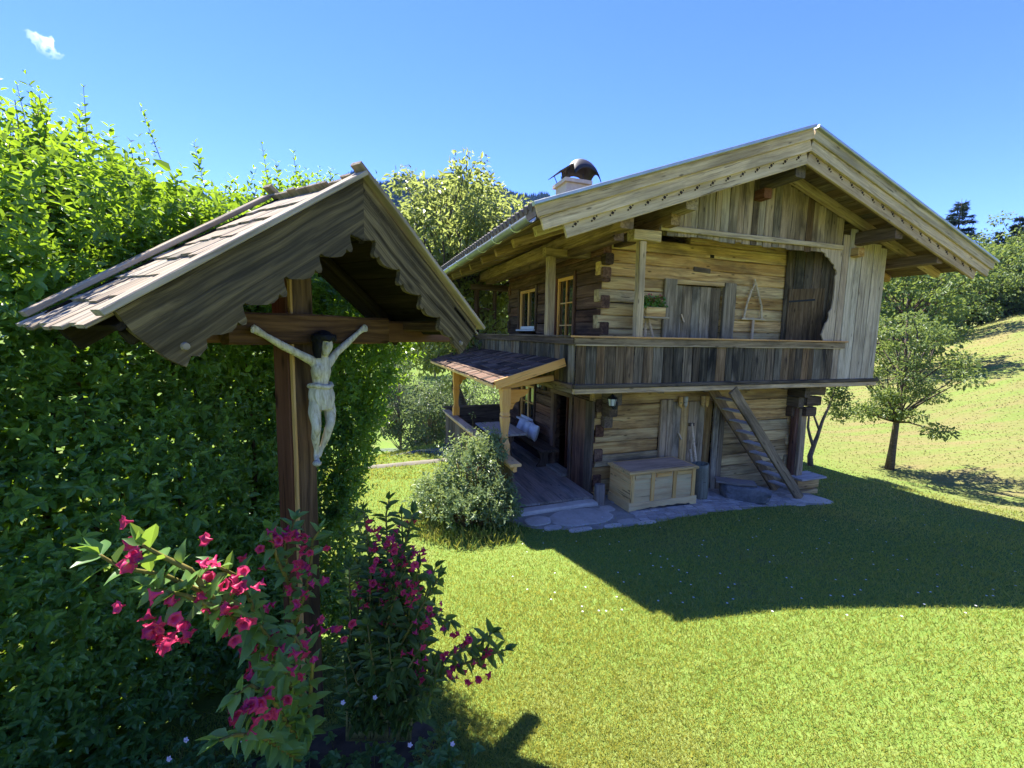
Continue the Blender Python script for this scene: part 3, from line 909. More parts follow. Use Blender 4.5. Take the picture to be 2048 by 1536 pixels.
# partition with a plank door inside the gallery
pa, pb = Vector((4.42, -0.02, 0)), Vector((4.98, -0.66, 0))
pd = (pb - pa).normalized(); L = (pb - pa).length; x = 0.0
while x < L - 0.03:
    w = min(R.uniform(0.13, 0.2), L - x)
    q = pa + pd * (x + w / 2)
    board('partition_board', chalet, (q.x, q.y, 2.18), (q.x, q.y, 4.85), w - 0.006, 0.025, 'wood_beam_dark' if R.random() < .6 else 'wood_balcony', up=pd); x += w
nrm = Vector((pd.y, -pd.x, 0))
if nrm.x > 0: nrm = -nrm
q = pa + pd * 0.40 + nrm * 0.03
pdoor = board('partition_door', chalet, (q.x, q.y, 2.2), (q.x, q.y, 4.06), 0.62, 0.025, 'wood_balcony_brown', up=pd)
q2 = pa + pd * 0.10 + nrm * 0.05; q3 = pa + pd * 0.56 + nrm * 0.05
sub(pdoor, 'hinge', (q2.x, q2.y, 3.80), (q3.x, q3.y, 3.83), 0.035, 0.01, 'metal_black', (0, 0, 1))
# floor of the privy box
board('box_floor', chalet, (4.9, 0.2, 2.15), (6.38, 0.2, 2.15), 1.75, 0.04, 'wood_beam_dark', up=(0, 1, 0))

# ---- roof
RS, RZ = 2.80, 6.36
SL, SR = 0.362, 0.308
EL, ER = -1.97, 8.27
TF, TBK = -1.60, 6.35


def ztop(s):
    return RZ - SL * (RS - s) if s < RS else RZ - SR * (s - RS)


def slope(side):
    if side == 'L': d = Vector((EL - RS, 0, ztop(EL) - RZ))
    else: d = Vector((ER - RS, 0, ztop(ER) - RZ))
    Ln = d.length; d = d / Ln
    nrm = Vector((-d.z, 0, d.x)) if side == 'R' else Vector((d.z, 0, -d.x))
    return d, (nrm if nrm.z > 0 else -nrm), Ln


P_R = Vector((RS, 0, RZ))
for side in 'LR':
    d, nr, Ln = slope(side)
    T = Vector((0, 1, 0))
    # roof covering slab
    a, b = P_R + d * 0.0 - nr * 0.07, P_R + d * Ln - nr * 0.07
    a = a + Vector((0, (TF + TBK) / 2, 0)); b = b + Vector((0, (TF + TBK) / 2, 0))
    board('roof_covering', chalet, a + d * .02, b, TBK - TF - 0.06, 0.10, 'roof_dark', up=T)
    # sheathing boards: their undersides make the soffit
    x = 0.03
    while x < Ln - 0.1:
        w = min(R.uniform(0.20, 0.28), Ln - x - 0.02)
        p = P_R + d * (x + w / 2) - nr * (0.145 + R.choice((0, 0.012)))
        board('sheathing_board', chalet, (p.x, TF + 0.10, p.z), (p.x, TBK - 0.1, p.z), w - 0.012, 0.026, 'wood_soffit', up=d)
        x += w
    # rafters
    for tt in (-1.30, -0.80, 0.15, 1.1, 2.05, 3.0, 3.95, 4.9, 5.85):
        p = P_R - nr * 0.235 + d * 0.06; q = P_R - nr * 0.235 + d * (Ln - (0.28 if side == 'L' else 0.2))
        board('rafter', chalet, (p.x, tt, p.z), (q.x, tt, q.z), 0.145, 0.115, 'wood_silver' if tt == -0.80 else 'wood_beam', up=nr)
    # barge boards: two lapped boards, a carved strip, a metal edge
    for (off, w, tt, th, mt, nm, e) in ((0.075, 0.16, TF, 0.045, 'wood_silver', 'barge_board', 0.0), (0.225, 0.19, TF + 0.035, 0.045, 'wood_silver', 'barge_board', 0.04), (0.395, 0.20, TF + 0.085, 0.05, 'wood_carved', 'carved_strip', 0.36)):
        p = P_R - nr * off; q = P_R + d * (Ln - e) - nr * off
        p = p + d * (off * (SL if side == 'L' else SR)) * 1.0
        board(nm, chalet, (p.x + (0.012 if side == 'R' else -0.012), tt, p.z), (q.x, tt, q.z), w, th, mt, up=nr, n=8, wob=0.002)
    p = P_R + nr * 0.018; q = P_R + d * (Ln + 0.03) + nr * 0.018
    board('verge_flashing', chalet, (p.x + (0.02 if side == 'R' else -0.02), TF - 0.03, p.z), (q.x, TF - 0.03, q.z), 0.05, 0.09, 'metal_flashing', up=nr)
    # diamond holes along the strip: solid dark pieces, their shade put into colour
    a = Acc(); x = 0.35
    while x < Ln - 0.5:
        c = P_R + d * x - nr * 0.355; y0 = TF + 0.085 - 0.032
        for (ox, on, sz) in ((0, 0, 0.024), (0.045, -0.022, 0.013), (-0.045, 0.018, 0.010)):
            cc = c + d * ox + nr * on
            pts = [cc + d * sz, cc + nr * sz, cc - d * sz, cc - nr * sz]
            Vv = [(p.x, y0 - 0.004, p.z) for p in pts] + [(p.x, y0 + 0.02, p.z) for p in pts]
            a.add(Vv, [(0, 1, 2, 3), (0, 1, 5, 4), (1, 2, 6, 5), (2, 3, 7, 6), (3, 0, 4, 7), (4, 5, 6, 7)])
        x += 0.30
    o = a.ob('carving', 'carve_shade', chalet); o['kind'] = 'stuff'
# purlins
for (ss, zz, t0, w, th, mt) in ((RS + 0.03, 5.80, -1.42, 0.26, 0.22, 'wood_beam_dark'), (5.42, 5.04, -1.46, 0.25, 0.21, 'wood_beam_dark'), (6.75, 4.67, -1.46, 0.21, 0.2, 'wood_beam_dark'), (0.74, 5.08, -1.32, 0.24, 0.22, 'wood_beam'), (-0.47, 4.66, -1.42, 0.25, 0.22, 'wood_beam')):
    board('purlin', chalet, (ss, t0, zz), (ss, TBK - 0.4, zz), w, th, mt, n=9, wob=0.005, c=0.02)
board('purlin', chalet, (-0.40, -1.12, 4.50), (-0.40, 5.6, 4.50), 0.16, 0.17, 'wood_log_dark', n=6, wob=0.004)
board('purlin', chalet, (0.72, -1.0, 4.88), (0.72, 0.0, 4.88), 0.17, 0.18, 'wood_beam', n=3, wob=0.004)
board('ridge_bracket', chalet, (2.72, -0.92, 5.55), (2.72, 0.0, 5.55), 0.17, 0.18, 'red_end')
board('ridge_bracket', chalet, (5.32, -0.90, 4.76), (5.32, -0.2, 4.76), 0.17, 0.18, 'wood_log')
# raking board over the gable cladding on the right
d, nr, Ln = slope('R')
# gable boards
s = 0.78
while s < 5.0:
    w = R.uniform(0.13, 0.215)
    sm = s + w / 2
    zt = ztop(sm) - 0.30
    board('gable_board', chalet, (sm, BF + 0.01 + R.uniform(-.006, .006), 4.70 + R.uniform(-0.02, 0.03)), (sm + R.uniform(-.01, .01), BF + 0.01, zt), w - 0.007, 0.027, 'wood_gable' if R.random() < .75 else 'wood_balcony_brown', up=(1, 0, 0), n=3, wob=0.002)
    s += w
board('gable_batten', chalet, (0.62, BF - 0.03, 4.80), (4.98, BF - 0.03, 4.84), 0.09, 0.05, 'wood_silver', n=8, wob=0.004)
# inner gable wall in the plane of the log wall
for s in np.arange(0.2, 5.0, 0.4):
    board('inner_gable_board', chalet, (s + .2, 0.10, 4.9), (s + .2, 0.10, ztop(s + 0.2) - 0.28), 0.39, 0.03, 'wood_soffit', up=(1, 0, 0))
    board('inner_gable_board', chalet, (s + .2, 4.86, 4.9), (s + .2, 4.86, ztop(s + 0.2) - 0.28), 0.39, 0.03, 'wood_soffit', up=(1, 0, 0))
# wall above the left log wall, up to the rafters
board('wall_plate', chalet, (0.085, -0.1, 4.80), (0.085, 5.0, 4.80), 0.18, 0.17, 'wood_log_dark', n=6, wob=0.004)
# tile edge and gutter along the left eave
d, nr, Ln = slope('L')
a = Acc()
pe = P_R + d * (Ln + 0.02) - nr * 0.0
for tt in np.arange(TF + 0.12, TBK, 0.17):
    q = pe - d * 0.25 + nr * 0.012
    a.tube([(pe.x, tt, pe.z + .01), (q.x, tt, q.z + .01)], [0.055, 0.055], 8)
o = a.ob('tile_row', 'roof_dark', chalet); o['kind'] = 'stuff'
gs, gzz = EL - 0.035, ztop(EL) - 0.13
V = []; Q = []
nseg = 10
for i, tt in enumerate((TF + 0.04, TBK)):
    for k in range(nseg + 1):
        an = pi + pi * k / nseg
        V.append((gs + 0.075 * cos(an), tt, gzz + 0.075 * sin(an)))
    for k in range(nseg, -1, -1):
        an = pi + pi * k / nseg
        V.append((gs + 0.069 * cos(an), tt, gzz + 0.069 * sin(an)))
m_ = 2 * (nseg + 1)
Q = [(k, (k + 1) % m_, m_ + (k + 1) % m_, m_ + k) for k in range(m_)]
gut = ob('gutter', mesh_py('gutter', V, Q + [tuple(range(m_)), tuple(range(2 * m_ - 1, m_ - 1, -1))], 'metal_gutter', True), chalet)
for tt in np.arange(TF + 0.6, TBK, 0.85):
    a = Acc(); a.tube([(gs + 0.083 * cos(an), tt, gzz + 0.083 * sin(an)) for an in np.linspace(pi * 0.95, 2 * pi * 1.03, 10)], [0.012] * 10, 5)
    a.ob('gutter_bracket', 'metal_gutter', gut)
CHS, CHZ = -0.36, -0.20
ch_f = Matrix.Translation((CHS, 0, CHZ))
# chimney with a bent sheet cowl
ch = Acc(); ch.box(0.60, 1.14, 2.0, 2.54, 5.0, 6.50); ch = ch.ob('chimney', 'plaster', chalet, ch_f)
a = Acc(); a.box(0.54, 1.20, 1.94, 2.60, 6.503, 6.58); a.ob('chimney_cap', 'plaster', ch)
V = []; Q = []
nu, nv = 22, 10
prof = []
for i in range(nu + 1):
    k = i / nu
    if k < 0.30:
        x = 0.42 + (0.78 - 0.42) * k / 0.30; z = 6.70 + 0.24 * k / 0.30
    else:
        an = pi * (1 - (k - 0.30) / 0.70) * 0.86 + 0.10
        x = 1.10 + 0.34 * cos(an); z = 6.80 + 0.33 * sin(an)
    prof.append((x, z))
for i, (x, z) in enumerate(prof):
    k = i / nu
    for j in range(nv + 1):
        v = -1 + 2 * j / nv
        hw_ = 0.30
        sag = 0.30 * v * v if k > 0.3 else 0.02
        V.append((x, 2.27 + hw_ * v + 0.08 * (z - 6.7), z - sag * 0.9))
for i in range(nu):
    for j in range(nv):
        b0 = i * (nv + 1) + j; Q.append((b0, b0 + 1, b0 + nv + 2, b0 + nv + 1))
cow = ob('cowl', mesh_py('cowl', V, Q, 'metal_cowl', True), ch)
md = cow.modifiers.new('thick', 'SOLIDIFY'); md.thickness = 0.012
for (x0, x1, y) in ((0.60, 0.50, 2.1), (0.74, 0.68, 2.1), (1.05, 1.05, 2.1), (0.60, 0.50, 2.45), (0.74, 0.68, 2.45), (1.05, 1.05, 2.45)):
    a = Acc(); a.tube([(x0, y, 6.57), (x1, y, 6.76)], [0.010, 0.010], 6); a.ob('cowl_strut', 'metal_black', ch)

# ---- porch: deck, rail, carved posts, shingled canopy (left side)
PS = -1.77
s = PS + 0.04
while s < -0.06:
    w = min(R.uniform(0.17, 0.24), -0.04 - s)
    if w < 0.06: break
    board('deck_board', chalet, (s + w / 2, -0.24 + R.uniform(-.01, .01), 0.085), (s + w / 2, 4.95, 0.085), w - 0.008, 0.04, 'wood_deck', up=(1, 0, 0)); s += w
board('deck_frame', chalet, (PS, -0.20, -0.02), (-0.08, -0.20, -0.02), 0.15, 0.1, 'wood_beam_dark')
board('deck_frame', chalet, (PS, -0.1, -0.3), (PS, 4.95, -0.3), 0.70, 0.08, 'wood_beam_dark')


def turned_post(name, s, t, z0, z1, mat):
    prof = [(0, .075), (.16, .075), (.20, .06), (.24, .05), (.32, .048), (.42, .058), (.52, .07), (.56, .072), (.575, .055), (.59, .072), (.64, .06), (.70, .066), (.76, .075), (1.0, .075)]
    V = []; Fc = []
    for i, (k, w) in enumerate(prof):
        for (a_, b_) in ((-1, -1), (1, -1), (1, 1), (-1, 1)):
            V.append(((k - .5) * (z1 - z0), a_ * w, b_ * w))
    for i in range(len(prof) - 1):
        for k in range(4):
            k2 = (k + 1) % 4; Fc.append((4 * i + k, 4 * i + k2, 4 * i + 4 + k2, 4 * i + 4 + k))
    Fc += [(3, 2, 1, 0), tuple(4 * (len(prof) - 1) + k for k in range(4))]
    me = mesh_py(name, V, Fc, mat)
    bm = bmesh.new(); bm.from_mesh(me); bmesh.ops.recalc_face_normals(bm, faces=bm.faces); bm.to_mesh(me); bm.free()
    return ob(name, me, chalet, frame((s, t, (z0 + z1) / 2), (0, 0, 1), (1, 0, 0)))


for tt in (-0.02, 3.72):
    turned_post('porch_post', PS, tt, 0.96, 2.10, 'wood_new')
    # carved bracket towards the eave and towards the house
    br = [(0, 0), (0.0, -0.34), (0.05, -0.33), (0.08, -0.26), (0.11, -0.22), (0.17, -0.20), (0.19, -0.14), (0.27, -0.11), (0.33, -0.06), (0.34, 0)]
    prism('bracket', chalet, [(x, y) for x, y in br], 0.06, 'wood_new', Matrix(((1, 0, 0, PS + 0.072), (0, 0, -1, tt), (0, 1, 0, 2.07), (0, 0, 0, 1))))
    prism('bracket', chalet, [(x * .6, y) for x, y in br], 0.06, 'wood_new', Matrix(((0, 0, 1, PS), (1, 0, 0, tt + 0.072), (0, 1, 0, 2.07), (0, 0, 0, 1))))
    board('porch_beam', chalet, (PS - 0.10, tt, 2.12), (-0.90, tt, 2.26), 0.10, 0.09, 'wood_new')
board('porch_beam', chalet, (PS, -0.16, 2.20), (PS, 5.3, 2.20), 0.11, 0.10, 'wood_new')
ca, cbb = Vector((-2.08, 0, 2.20)), Vector((-0.88, 0, 2.56))
cd = (cbb - ca).normalized(); cn = Vector((-cd.z, 0, cd.x))
board('canopy_board', chalet, ca + Vector((0, 2.55, 0)), cbb + Vector((0, 2.55, 0)), 5.9, 0.025, 'wood_new', up=(0, 1, 0))
board('canopy_fascia', chalet, ca + Vector((0, -0.43, 0.0)), cbb + Vector((0, -0.43, 0.0)), 0.14, 0.035, 'wood_new', up=cn)
board('canopy_fascia', chalet, ca + Vector((-0.02, -0.40, -0.02)), ca + Vector((-0.02, 5.5, -0.02)), 0.06, 0.03, 'wood_new', up=cn)
rows = 6; Lc = (cbb - ca).length
wood('shingle_dark', (0.045, 0.030, 0.024), (0.105, 0.072, 0.056), (0.24, 0.185, 0.15), var=0.6, stain=(0.03, 0.022, 0.02), stain_amt=0.5, grain=(3, 40, 40))
shm = [beam_mesh(0.27, w, 0.02, 'shingle_dark') for w in (0.11, 0.135, 0.16)]
for r_ in range(rows):
    t = -0.40
    while t < 5.45:
        i = R.randrange(3); w = (0.11, 0.135, 0.16)[i]
        c = ca + cd * (0.10 + r_ * (Lc - 0.22) / (rows - 1) + R.uniform(-.012, .012)) + cn * (0.035 + 0.0 * r_ + R.uniform(0, .004))
        tilt = (cd * cos(0.06) + cn * (-sin(0.06))).normalized()
        ob('canopy_shingle', shm[i], chalet, frame((c.x, t + w / 2, c.z), -tilt * -1, (0, 1, 0)))
        t += w + 0.012
# porch rail
board('porch_rail_cap', chalet, (PS, -0.60, 0.925), (PS, 2.0, 0.90), 0.19, 0.05, 'wood_new', up=(1, 0, 0))
board('porch_rail_cap', chalet, (PS, 2.005, 0.90), (PS, 4.98, 0.865), 0.19, 0.05, 'wood_pole', up=(1, 0, 0))
board('porch_rail', chalet, (PS, -0.57, 0.85), (PS, 4.95, 0.80), 0.09, 0.06, 'wood_new')
for tt in np.arange(-0.5, 4.9, 0.20):
    board('porch_rail_board', chalet, (PS - 0.01, tt + .1, -0.25), (PS - 0.01, tt + .1, 0.84 - 0.008 * tt), 0.188, 0.03, 'wood_beam_dark', up=(0, 1, 0))
board('porch_end_board', chalet, (PS, 4.98, 0.62), (0.0, 4.98, 0.62), 0.62, 0.05, 'wood_beam_dark', n=3)
board('porch_end_cap', chalet, (PS - .08, 4.98, 0.955), (0.0, 4.98, 0.955), 0.12, 0.05, 'wood_beam_dark', up=(0, 1, 0))
for ss in np.arange(PS, -0.1, 0.2):
    board('porch_end_panel', chalet, (ss + .1, 5.02, -0.5), (ss + .1, 5.02, 0.32), 0.19, 0.03, 'wood_beam_dark', up=(1, 0, 0))


# ------------------------------------------------------------------ things about the house
def hthing(name, label, cat, s, t, z, rz=0.0, group=None):
    return thing(name, label, cat, hw(s, t, z), HA + rz, group)


def zg(s, t):
    p = hw(s, t); return gz(p.x, p.y)


# blanket chest on the paving
zc = 0.0
chest = hthing('blanket_chest', 'pale pine blanket chest with panelled front on the paving before the log wall', 'chest', 0.925, -0.53, 0.012)
CL, CD, CH = 1.40, 0.64, 0.66
board('front_panel', chest, (-CL / 2 + .02, -CD / 2 + 0.02, 0.38), (CL / 2 - .02, -CD / 2 + 0.02, 0.38), 0.52, 0.02, 'wood_chest')
board('back_panel', chest, (-CL / 2 + .02, CD / 2 - 0.02, 0.38), (CL / 2 - .02, CD / 2 - 0.02, 0.38), 0.52, 0.02, 'wood_chest')
for sg in (-1, 1):
    board('side_panel', chest, (sg * (CL / 2 - 0.012), -CD / 2 + .01, 0.385), (sg * (CL / 2 - 0.012), CD / 2 - .01, 0.385), 0.53, 0.024, 'wood_chest')
for xx in (-CL / 2 + 0.05, -0.235, 0.235, CL / 2 - 0.05):
    board('stile', chest, (xx, -CD / 2 + 0.0, 0.145), (xx, -CD / 2 + 0.0, 0.645), 0.075, 0.022, 'wood_chest', up=(1, 0, 0))
for k in range(3):
    xx = (-0.44, 0.0, 0.44)[k]
    board('rail', chest, (xx - .16, -CD / 2 + .001, 0.60), (xx + .16, -CD / 2 + .001, 0.60), 0.07, 0.02, 'wood_chest')
pl = [(-CL / 2 - .02, 0.0), (-CL / 2 - .02, 0.15), (CL / 2 + .02, 0.15), (CL / 2 + .02, 0.0), (CL / 2 - 0.10, 0.0), (CL / 2 - 0.14, 0.035), (CL / 2 - 0.22, 0.025), (0.28, 0.05), (0.20, 0.03), (0.08, 0.05), (0, 0.03), (-.08, .05), (-0.20, 0.03), (-0.28, 0.05), (-CL / 2 + 0.22, 0.025), (-CL / 2 + 0.14, 0.035), (-CL / 2 + 0.10, 0.0)]
prism('plinth', chest, pl, 0.028, 'wood_chest', Matrix(((1, 0, 0, 0), (0, 0, -1, -CD / 2 - 0.012), (0, 1, 0, 0), (0, 0, 0, 1))))
for sg in (-1, 1):
    board('plinth', chest, (sg * (CL / 2 + 0.008), -CD / 2 + 0.004, 0.075), (sg * (CL / 2 + 0.008), CD / 2, 0.075), 0.15, 0.024, 'wood_chest')
lid = board('lid', chest, (-CL / 2 - 0.035, 0, CH + 0.01), (CL / 2 + 0.035, 0, CH + 0.01), CD + 0.06, 0.045, 'wood_chest', up=(0, 1, 0), c=0.01)
board('lid_panel', lid, (-CL / 2 + .03, 0, 0.026), (CL / 2 - .03, 0, 0.026), CD - 0.08, 0.012, 'wood_chest_lid', up=(0, 1, 0))
board('lid_panel', lid, (-CL / 2 + .0, 0, 0.03), (-CL / 2 + .001, 0, 0.03), 0.01, 0.005, 'wood_chest_lid', up=(0, 1, 0))

# grey-green hollow log used as a bin, with two poles leaning in it
bz = zg(2.03, -0.52)
binn = hthing('hollow_log_bin', 'grey-green hollow log standing upright beside the pine chest', 'log bin', 2.03, -0.52, bz)
V = []; Fc = []
n_ = 18
ring = [(0.0, .165), (0.1, .172), (.35, .166), (.6, .158), (.68, .155), (.68, .125), (.15, .12)]
for (z_, r_) in ring:
    for k in range(n_):
        an = 2 * pi * k / n_; rr = r_ * (1 + 0.05 * sin(3 * an + 1) + 0.03 * sin(5 * an))
        V.append((rr * cos(an), rr * sin(an), z_ + 0.012 * sin(an + 2)))
for i in range(len(ring) - 1):
    for k in range(n_): Fc.append((i * n_ + k, i * n_ + (k + 1) % n_, (i + 1) * n_ + (k + 1) % n_, (i + 1) * n_ + k))
Fc.append(tuple(range((len(ring) - 1) * n_, len(ring) * n_)))
wood('mossy_upright', (0.06, 0.068, 0.05), (0.135, 0.14, 0.105), (0.21, 0.215, 0.165), var=0.1, grain=(24, 24, 1.2), stain=(0.06, 0.075, 0.05))
ob('shell', mesh_py('shell', V, Fc, 'mossy_upright', True), binn)
p = hthing('wooden_pole', 'grey pole leaning upright from the hollow log to the door post', 'pole', 2.08, -0.45, bz + 0.18)
a = Acc(); a.tube([(0, 0, 0), (-0.01, 0.12, 0.6), (-0.03, 0.26, 1.22)], [0.022, 0.024, 0.02], 8); a.ob('shaft', 'wood_pole', p)
a = Acc(); a.box(-0.08, 0.03, 0.24, 0.29, 1.16, 1.22); a.ob('head', 'wood_bench', p)
p = hthing('wooden_stick', 'short pale stick standing in the hollow log', 'stick', 2.0, -0.47, bz + 0.18)
a = Acc(); a.tube([(0, 0, 0), (0.0, 0.10, 0.3), (-0.01, 0.2, 0.72)], [0.02, 0.022, 0.018], 8); a.ob('shaft', 'wood_pole', p)


def rock(name, parent, size, mat, seed, M=None, flat=0.6, sub=3, cut=0.75):
    bm = bmesh.new(); bmesh.ops.create_icosphere(bm, subdivisions=sub, radius=1.0)
    rr = np.random.default_rng(seed); ph = rr.uniform(0, 6.28, (6, 3)); fr = rr.uniform(0.8, 2.6, (6, 3))
    for v in bm.verts:
        x, y, z = v.co
        d_ = 1 + 0.10 * sum(sin(fr[k][0] * x + ph[k][0]) * sin(fr[k][1] * y + ph[k][1]) * sin(fr[k][2] * z + ph[k][2]) for k in range(6))
        # squarish
        m = max(abs(x), abs(y), abs(z)); q = 1 + flat * (1 / m - 1)
        v.co = Vector((x * size[0], y * size[1], z * size[2])) * d_ * q
    me = bpy.data.meshes.new(name); bm.to_mesh(me); bm.free(); me.materials.append(MATS[mat])
    return ob(name, me, parent, M)


tz_ = zg(2.95, -0.72)
tr = hthing('stone_trough', 'rough grey stone block with a worn plank on top beside the ladder', 'stone', 2.95, -0.70, tz_, rz=radians(-38))
rock('block', tr, (0.42, 0.20, 0.17), 'stone_rock', 5, Matrix.Translation((0.05, 0, 0.15)), flat=0.75)
board('plank', tr, (-0.50, 0.03, 0.345), (0.22, 0.03, 0.335), 0.30, 0.05, 'wood_deck', up=(0, 1, 0), n=3, wob=0.006)
st = hthing('chopping_block', 'small grey upright wood block at the log corner by the entrance', 'wood block', -0.06, -0.36, zg(-0.06, -0.36))
board('block', st, (0, 0, 0.0), (0.01, 0.02, 0.36), 0.17, 0.14, 'wood_deck', up=(1, 0, 0), c=0.035, n=4, wob=0.008)

# leaning ladder stair
fs_, ft = 4.45, -0.72
fz = zg(fs_, ft)
lad = hthing('ladder_stair', 'steep open wooden ladder stair leaning from the stone slab up to the balcony', 'ladder', fs_, ft, fz)
top = Vector((2.42 - fs_, 0.0, 2.06 - fz))
for oy in (-0.05, 0.50):
    board('stringer', lad, (0.0, oy, 0.02), (top.x, oy, top.z), 0.20, 0.06, 'wood_beam', up=(0, 0, 1), n=5, wob=0.003)
nst = 10
for k in range(1, nst):
    q = top * (k / nst)
    board('tread', lad, (q.x, -0.02, q.z + 0.01), (q.x, 0.47, q.z + 0.01), 0.18, 0.03, 'wood_table', up=(1, 0, 0))  # pale grey paints in the sky light caught by the treads

# wall lanterns
def lantern(loc, label, rz):
    L_ = thing('wall_lantern', label, 'lantern', loc, rz)
    a = Acc(); a.tube([(0, 0, -0.02), (0, 0, 0.10)], [0.055, 0.075], 6); a.ob('glass', 'lamp_glass', L_)
    a = Acc()
    for k in range(6):
        an = 2 * pi * k / 6; a.tube([(0.056 * cos(an), 0.056 * sin(an), -0.02), (0.077 * cos(an), 0.077 * sin(an), 0.10)], [0.006, 0.006], 4)
    a.tube([(0, 0, -0.05), (0, 0, -0.018)], [0.03, 0.06], 6); a.ob('cage', 'metal_black', L_)
    a = Acc(); a.tube([(0, 0, 0.10), (0, 0, 0.115), (0, 0, 0.16), (0, 0, 0.175), (0, 0, 0.20)], [0.098, 0.09, 0.03, 0.016, 0.008], 6); a.ob('roof', 'metal_black', L_)
    a = Acc(); a.tube([(0, 0, -0.05), (0.05, 0, -0.09), (0.11, 0, -0.08), (0.14, 0, -0.02)], [0.01, 0.01, 0.01, 0.012], 6)
    a.tube([(0.15, 0, -0.10), (0.15, 0, 0.02), (0.15, 0, 0.06)], [0.05, 0.055, 0.02], 10); a.ob('arm', 'metal_black', L_)
    return L_


lantern(hw(0.02, -0.50, 1.83), 'black wall lantern with clear glass beneath the balcony corner', HA + radians(40))
lantern(hw(-0.17, 2.22, 1.83), 'black wall lantern beside the lower side window', HA)

# hanging wooden whetstone horns under the balcony
for k, ss in enumerate((1.86, 1.98, 2.42, 2.52)):
    q = hthing('whetstone_horn', 'pale pointed wooden holder hanging over the lower door', 'tool holder', ss, -0.07, 1.72, group='pointed wooden holders hanging over the lower door')
    if k == 1: q['label'] = 'grey-white pointed holder hanging between the yellow ones over the lower door'
    else: q['label'] = 'yellow pointed wooden holder hanging over the lower door'
    a = Acc(); a.tube([(0, 0, 0.13), (0, 0, 0.05), (0.0, 0.0, -0.04), (0.01, 0, -0.10)], [0.045, 0.042, 0.035, 0.006], 8); a.ob('body', 'wood_chest' if k != 1 else 'wood_table', q)

# A-frame tool on the balcony wall
q = hthing('hay_carrier', 'triangular frame of pale bent sticks hung on the upper log wall', 'wooden frame', 3.55, -0.07, 3.42)
a = Acc(); a.tube([(-0.24, 0, 0.0), (-0.19, 0, 0.28), (-0.10, 0, 0.55), (-0.01, 0, 0.72), (-0.03, 0, 0.80)], [0.022] * 5, 7); a.ob('leg', 'wood_pole', q)
a = Acc(); a.tube([(0.24, 0, 0.0), (0.21, 0, 0.25), (0.08, 0, 0.55), (0.0, 0, 0.72)], [0.022] * 4, 7); a.ob('leg', 'wood_pole', q)
board('crossbar', q, (-0.30, 0, -0.01), (0.30, 0, -0.01), 0.035, 0.035, 'wood_pole')
board('handle', q, (0.02, 0.0, -0.03), (0.02, 0.0, -0.62), 0.06, 0.03, 'wood_pole', up=(1, 0, 0))

# flower stand on the balcony
q = hthing('plant_stand', 'rustic tripod of pale sticks carrying the flower box on the balcony', 'plant stand', 0.78, -0.36, 2.18)
for x0, y0, x1, y1 in ((-0.40, -.05, -0.10, .03), (0.30, -.05, 0.02, .03), (0.0, 0.16, 0.0, 0.06)):
    a = Acc(); a.tube([(x0, y0, 0), ((x0 + x1) / 2 + .02, (y0 + y1) / 2, 0.6), (x1, y1, 1.15)], [0.03, 0.028, 0.024], 7); a.ob('leg', 'wood_pole', q)
board('shelf', q, (-0.16, 0, 1.165), (0.36, 0, 1.165), 0.22, 0.03, 'wood_pole', up=(0, 1, 0))
q = hthing('flower_box', 'bark-covered flower box of red geraniums on the balcony stand', 'flower box', 0.86, -0.36, 3.362)
board('box', q, (-0.20, 0, 0.085), (0.20, 0, 0.085), 0.17, 0.2, 'wood_log', n=4, wob=0.006)
n_ = 260
P = np.c_[rng.uniform(-.22, .22, n_), rng.uniform(-.12, .12, n_), rng.uniform(0.15, 0.34, n_)]
D = rand_dirs(n_); D[:, 2] = np.abs(D[:, 2]) * .5
o = ob('foliage', leaves_mesh('foliage', P, D, rand_dirs(n_) + np.array([0, -.5, 1.2]), 0.06, 0.06, 'leaf_hedge', rng.random(n_)), q); o['kind'] = 'stuff'
n_ = 40
P = np.c_[rng.uniform(-.16, .16, n_), rng.uniform(-.12, .06, n_), rng.uniform(0.26, 0.38, n_)]
o = ob('blossom', leaves_mesh('blossom', P, rand_dirs(n_), rand_dirs(n_), 0.035, 0.035, 'petal', rng.random(n_)), q); o['kind'] = 'stuff'

# bench, table, cushions on the porch
q = hthing('porch_bench', 'dark wooden bench with shaped end boards along the porch wall', 'bench', -0.26, 2.45, 0.105)
board('seat', q, (0.02, -1.10, 0.43), (0.02, 1.9, 0.43), 0.40, 0.045, 'wood_bench', up=(1, 0, 0))
lg = [(-.17, 0), (-.17, .04), (-.11, .10), (-.08, .2), (-.11, .3), (-.16, .35), (-.16, .405), (.16, .405), (.16, .35), (.11, .3), (.08, .2), (.11, .1), (.17, .04), (.17, 0)]
for tt in (-0.75, 1.6):
    prism('leg', q, [(y, x) for x, y in lg], 0.05, 'wood_bench', Matrix(((0, 1, 0, 0.02), (0, 0, 1, tt), (1, 0, 0, 0), (0, 0, 0, 1))))
q = hthing('porch_table', 'grey-topped wooden table on the porch behind the carved post', 'table', -1.02, 2.42, 0.105)
for k in range(4):
    board('top_board', q, (-0.30 + k * 0.20, -0.66, 0.73), (-0.30 + k * 0.20, 0.75, 0.73), 0.195, 0.04, 'wood_table', up=(1, 0, 0))
for tt in (-0.45, 0.5):
    prism('leg', q, [(y * 1.73, x) for x, y in lg], 0.06, 'wood_bench', Matrix(((0, 1, 0, 0.0), (0, 0, 1, tt), (1, 0, 0, 0), (0, 0, 0, 1))))


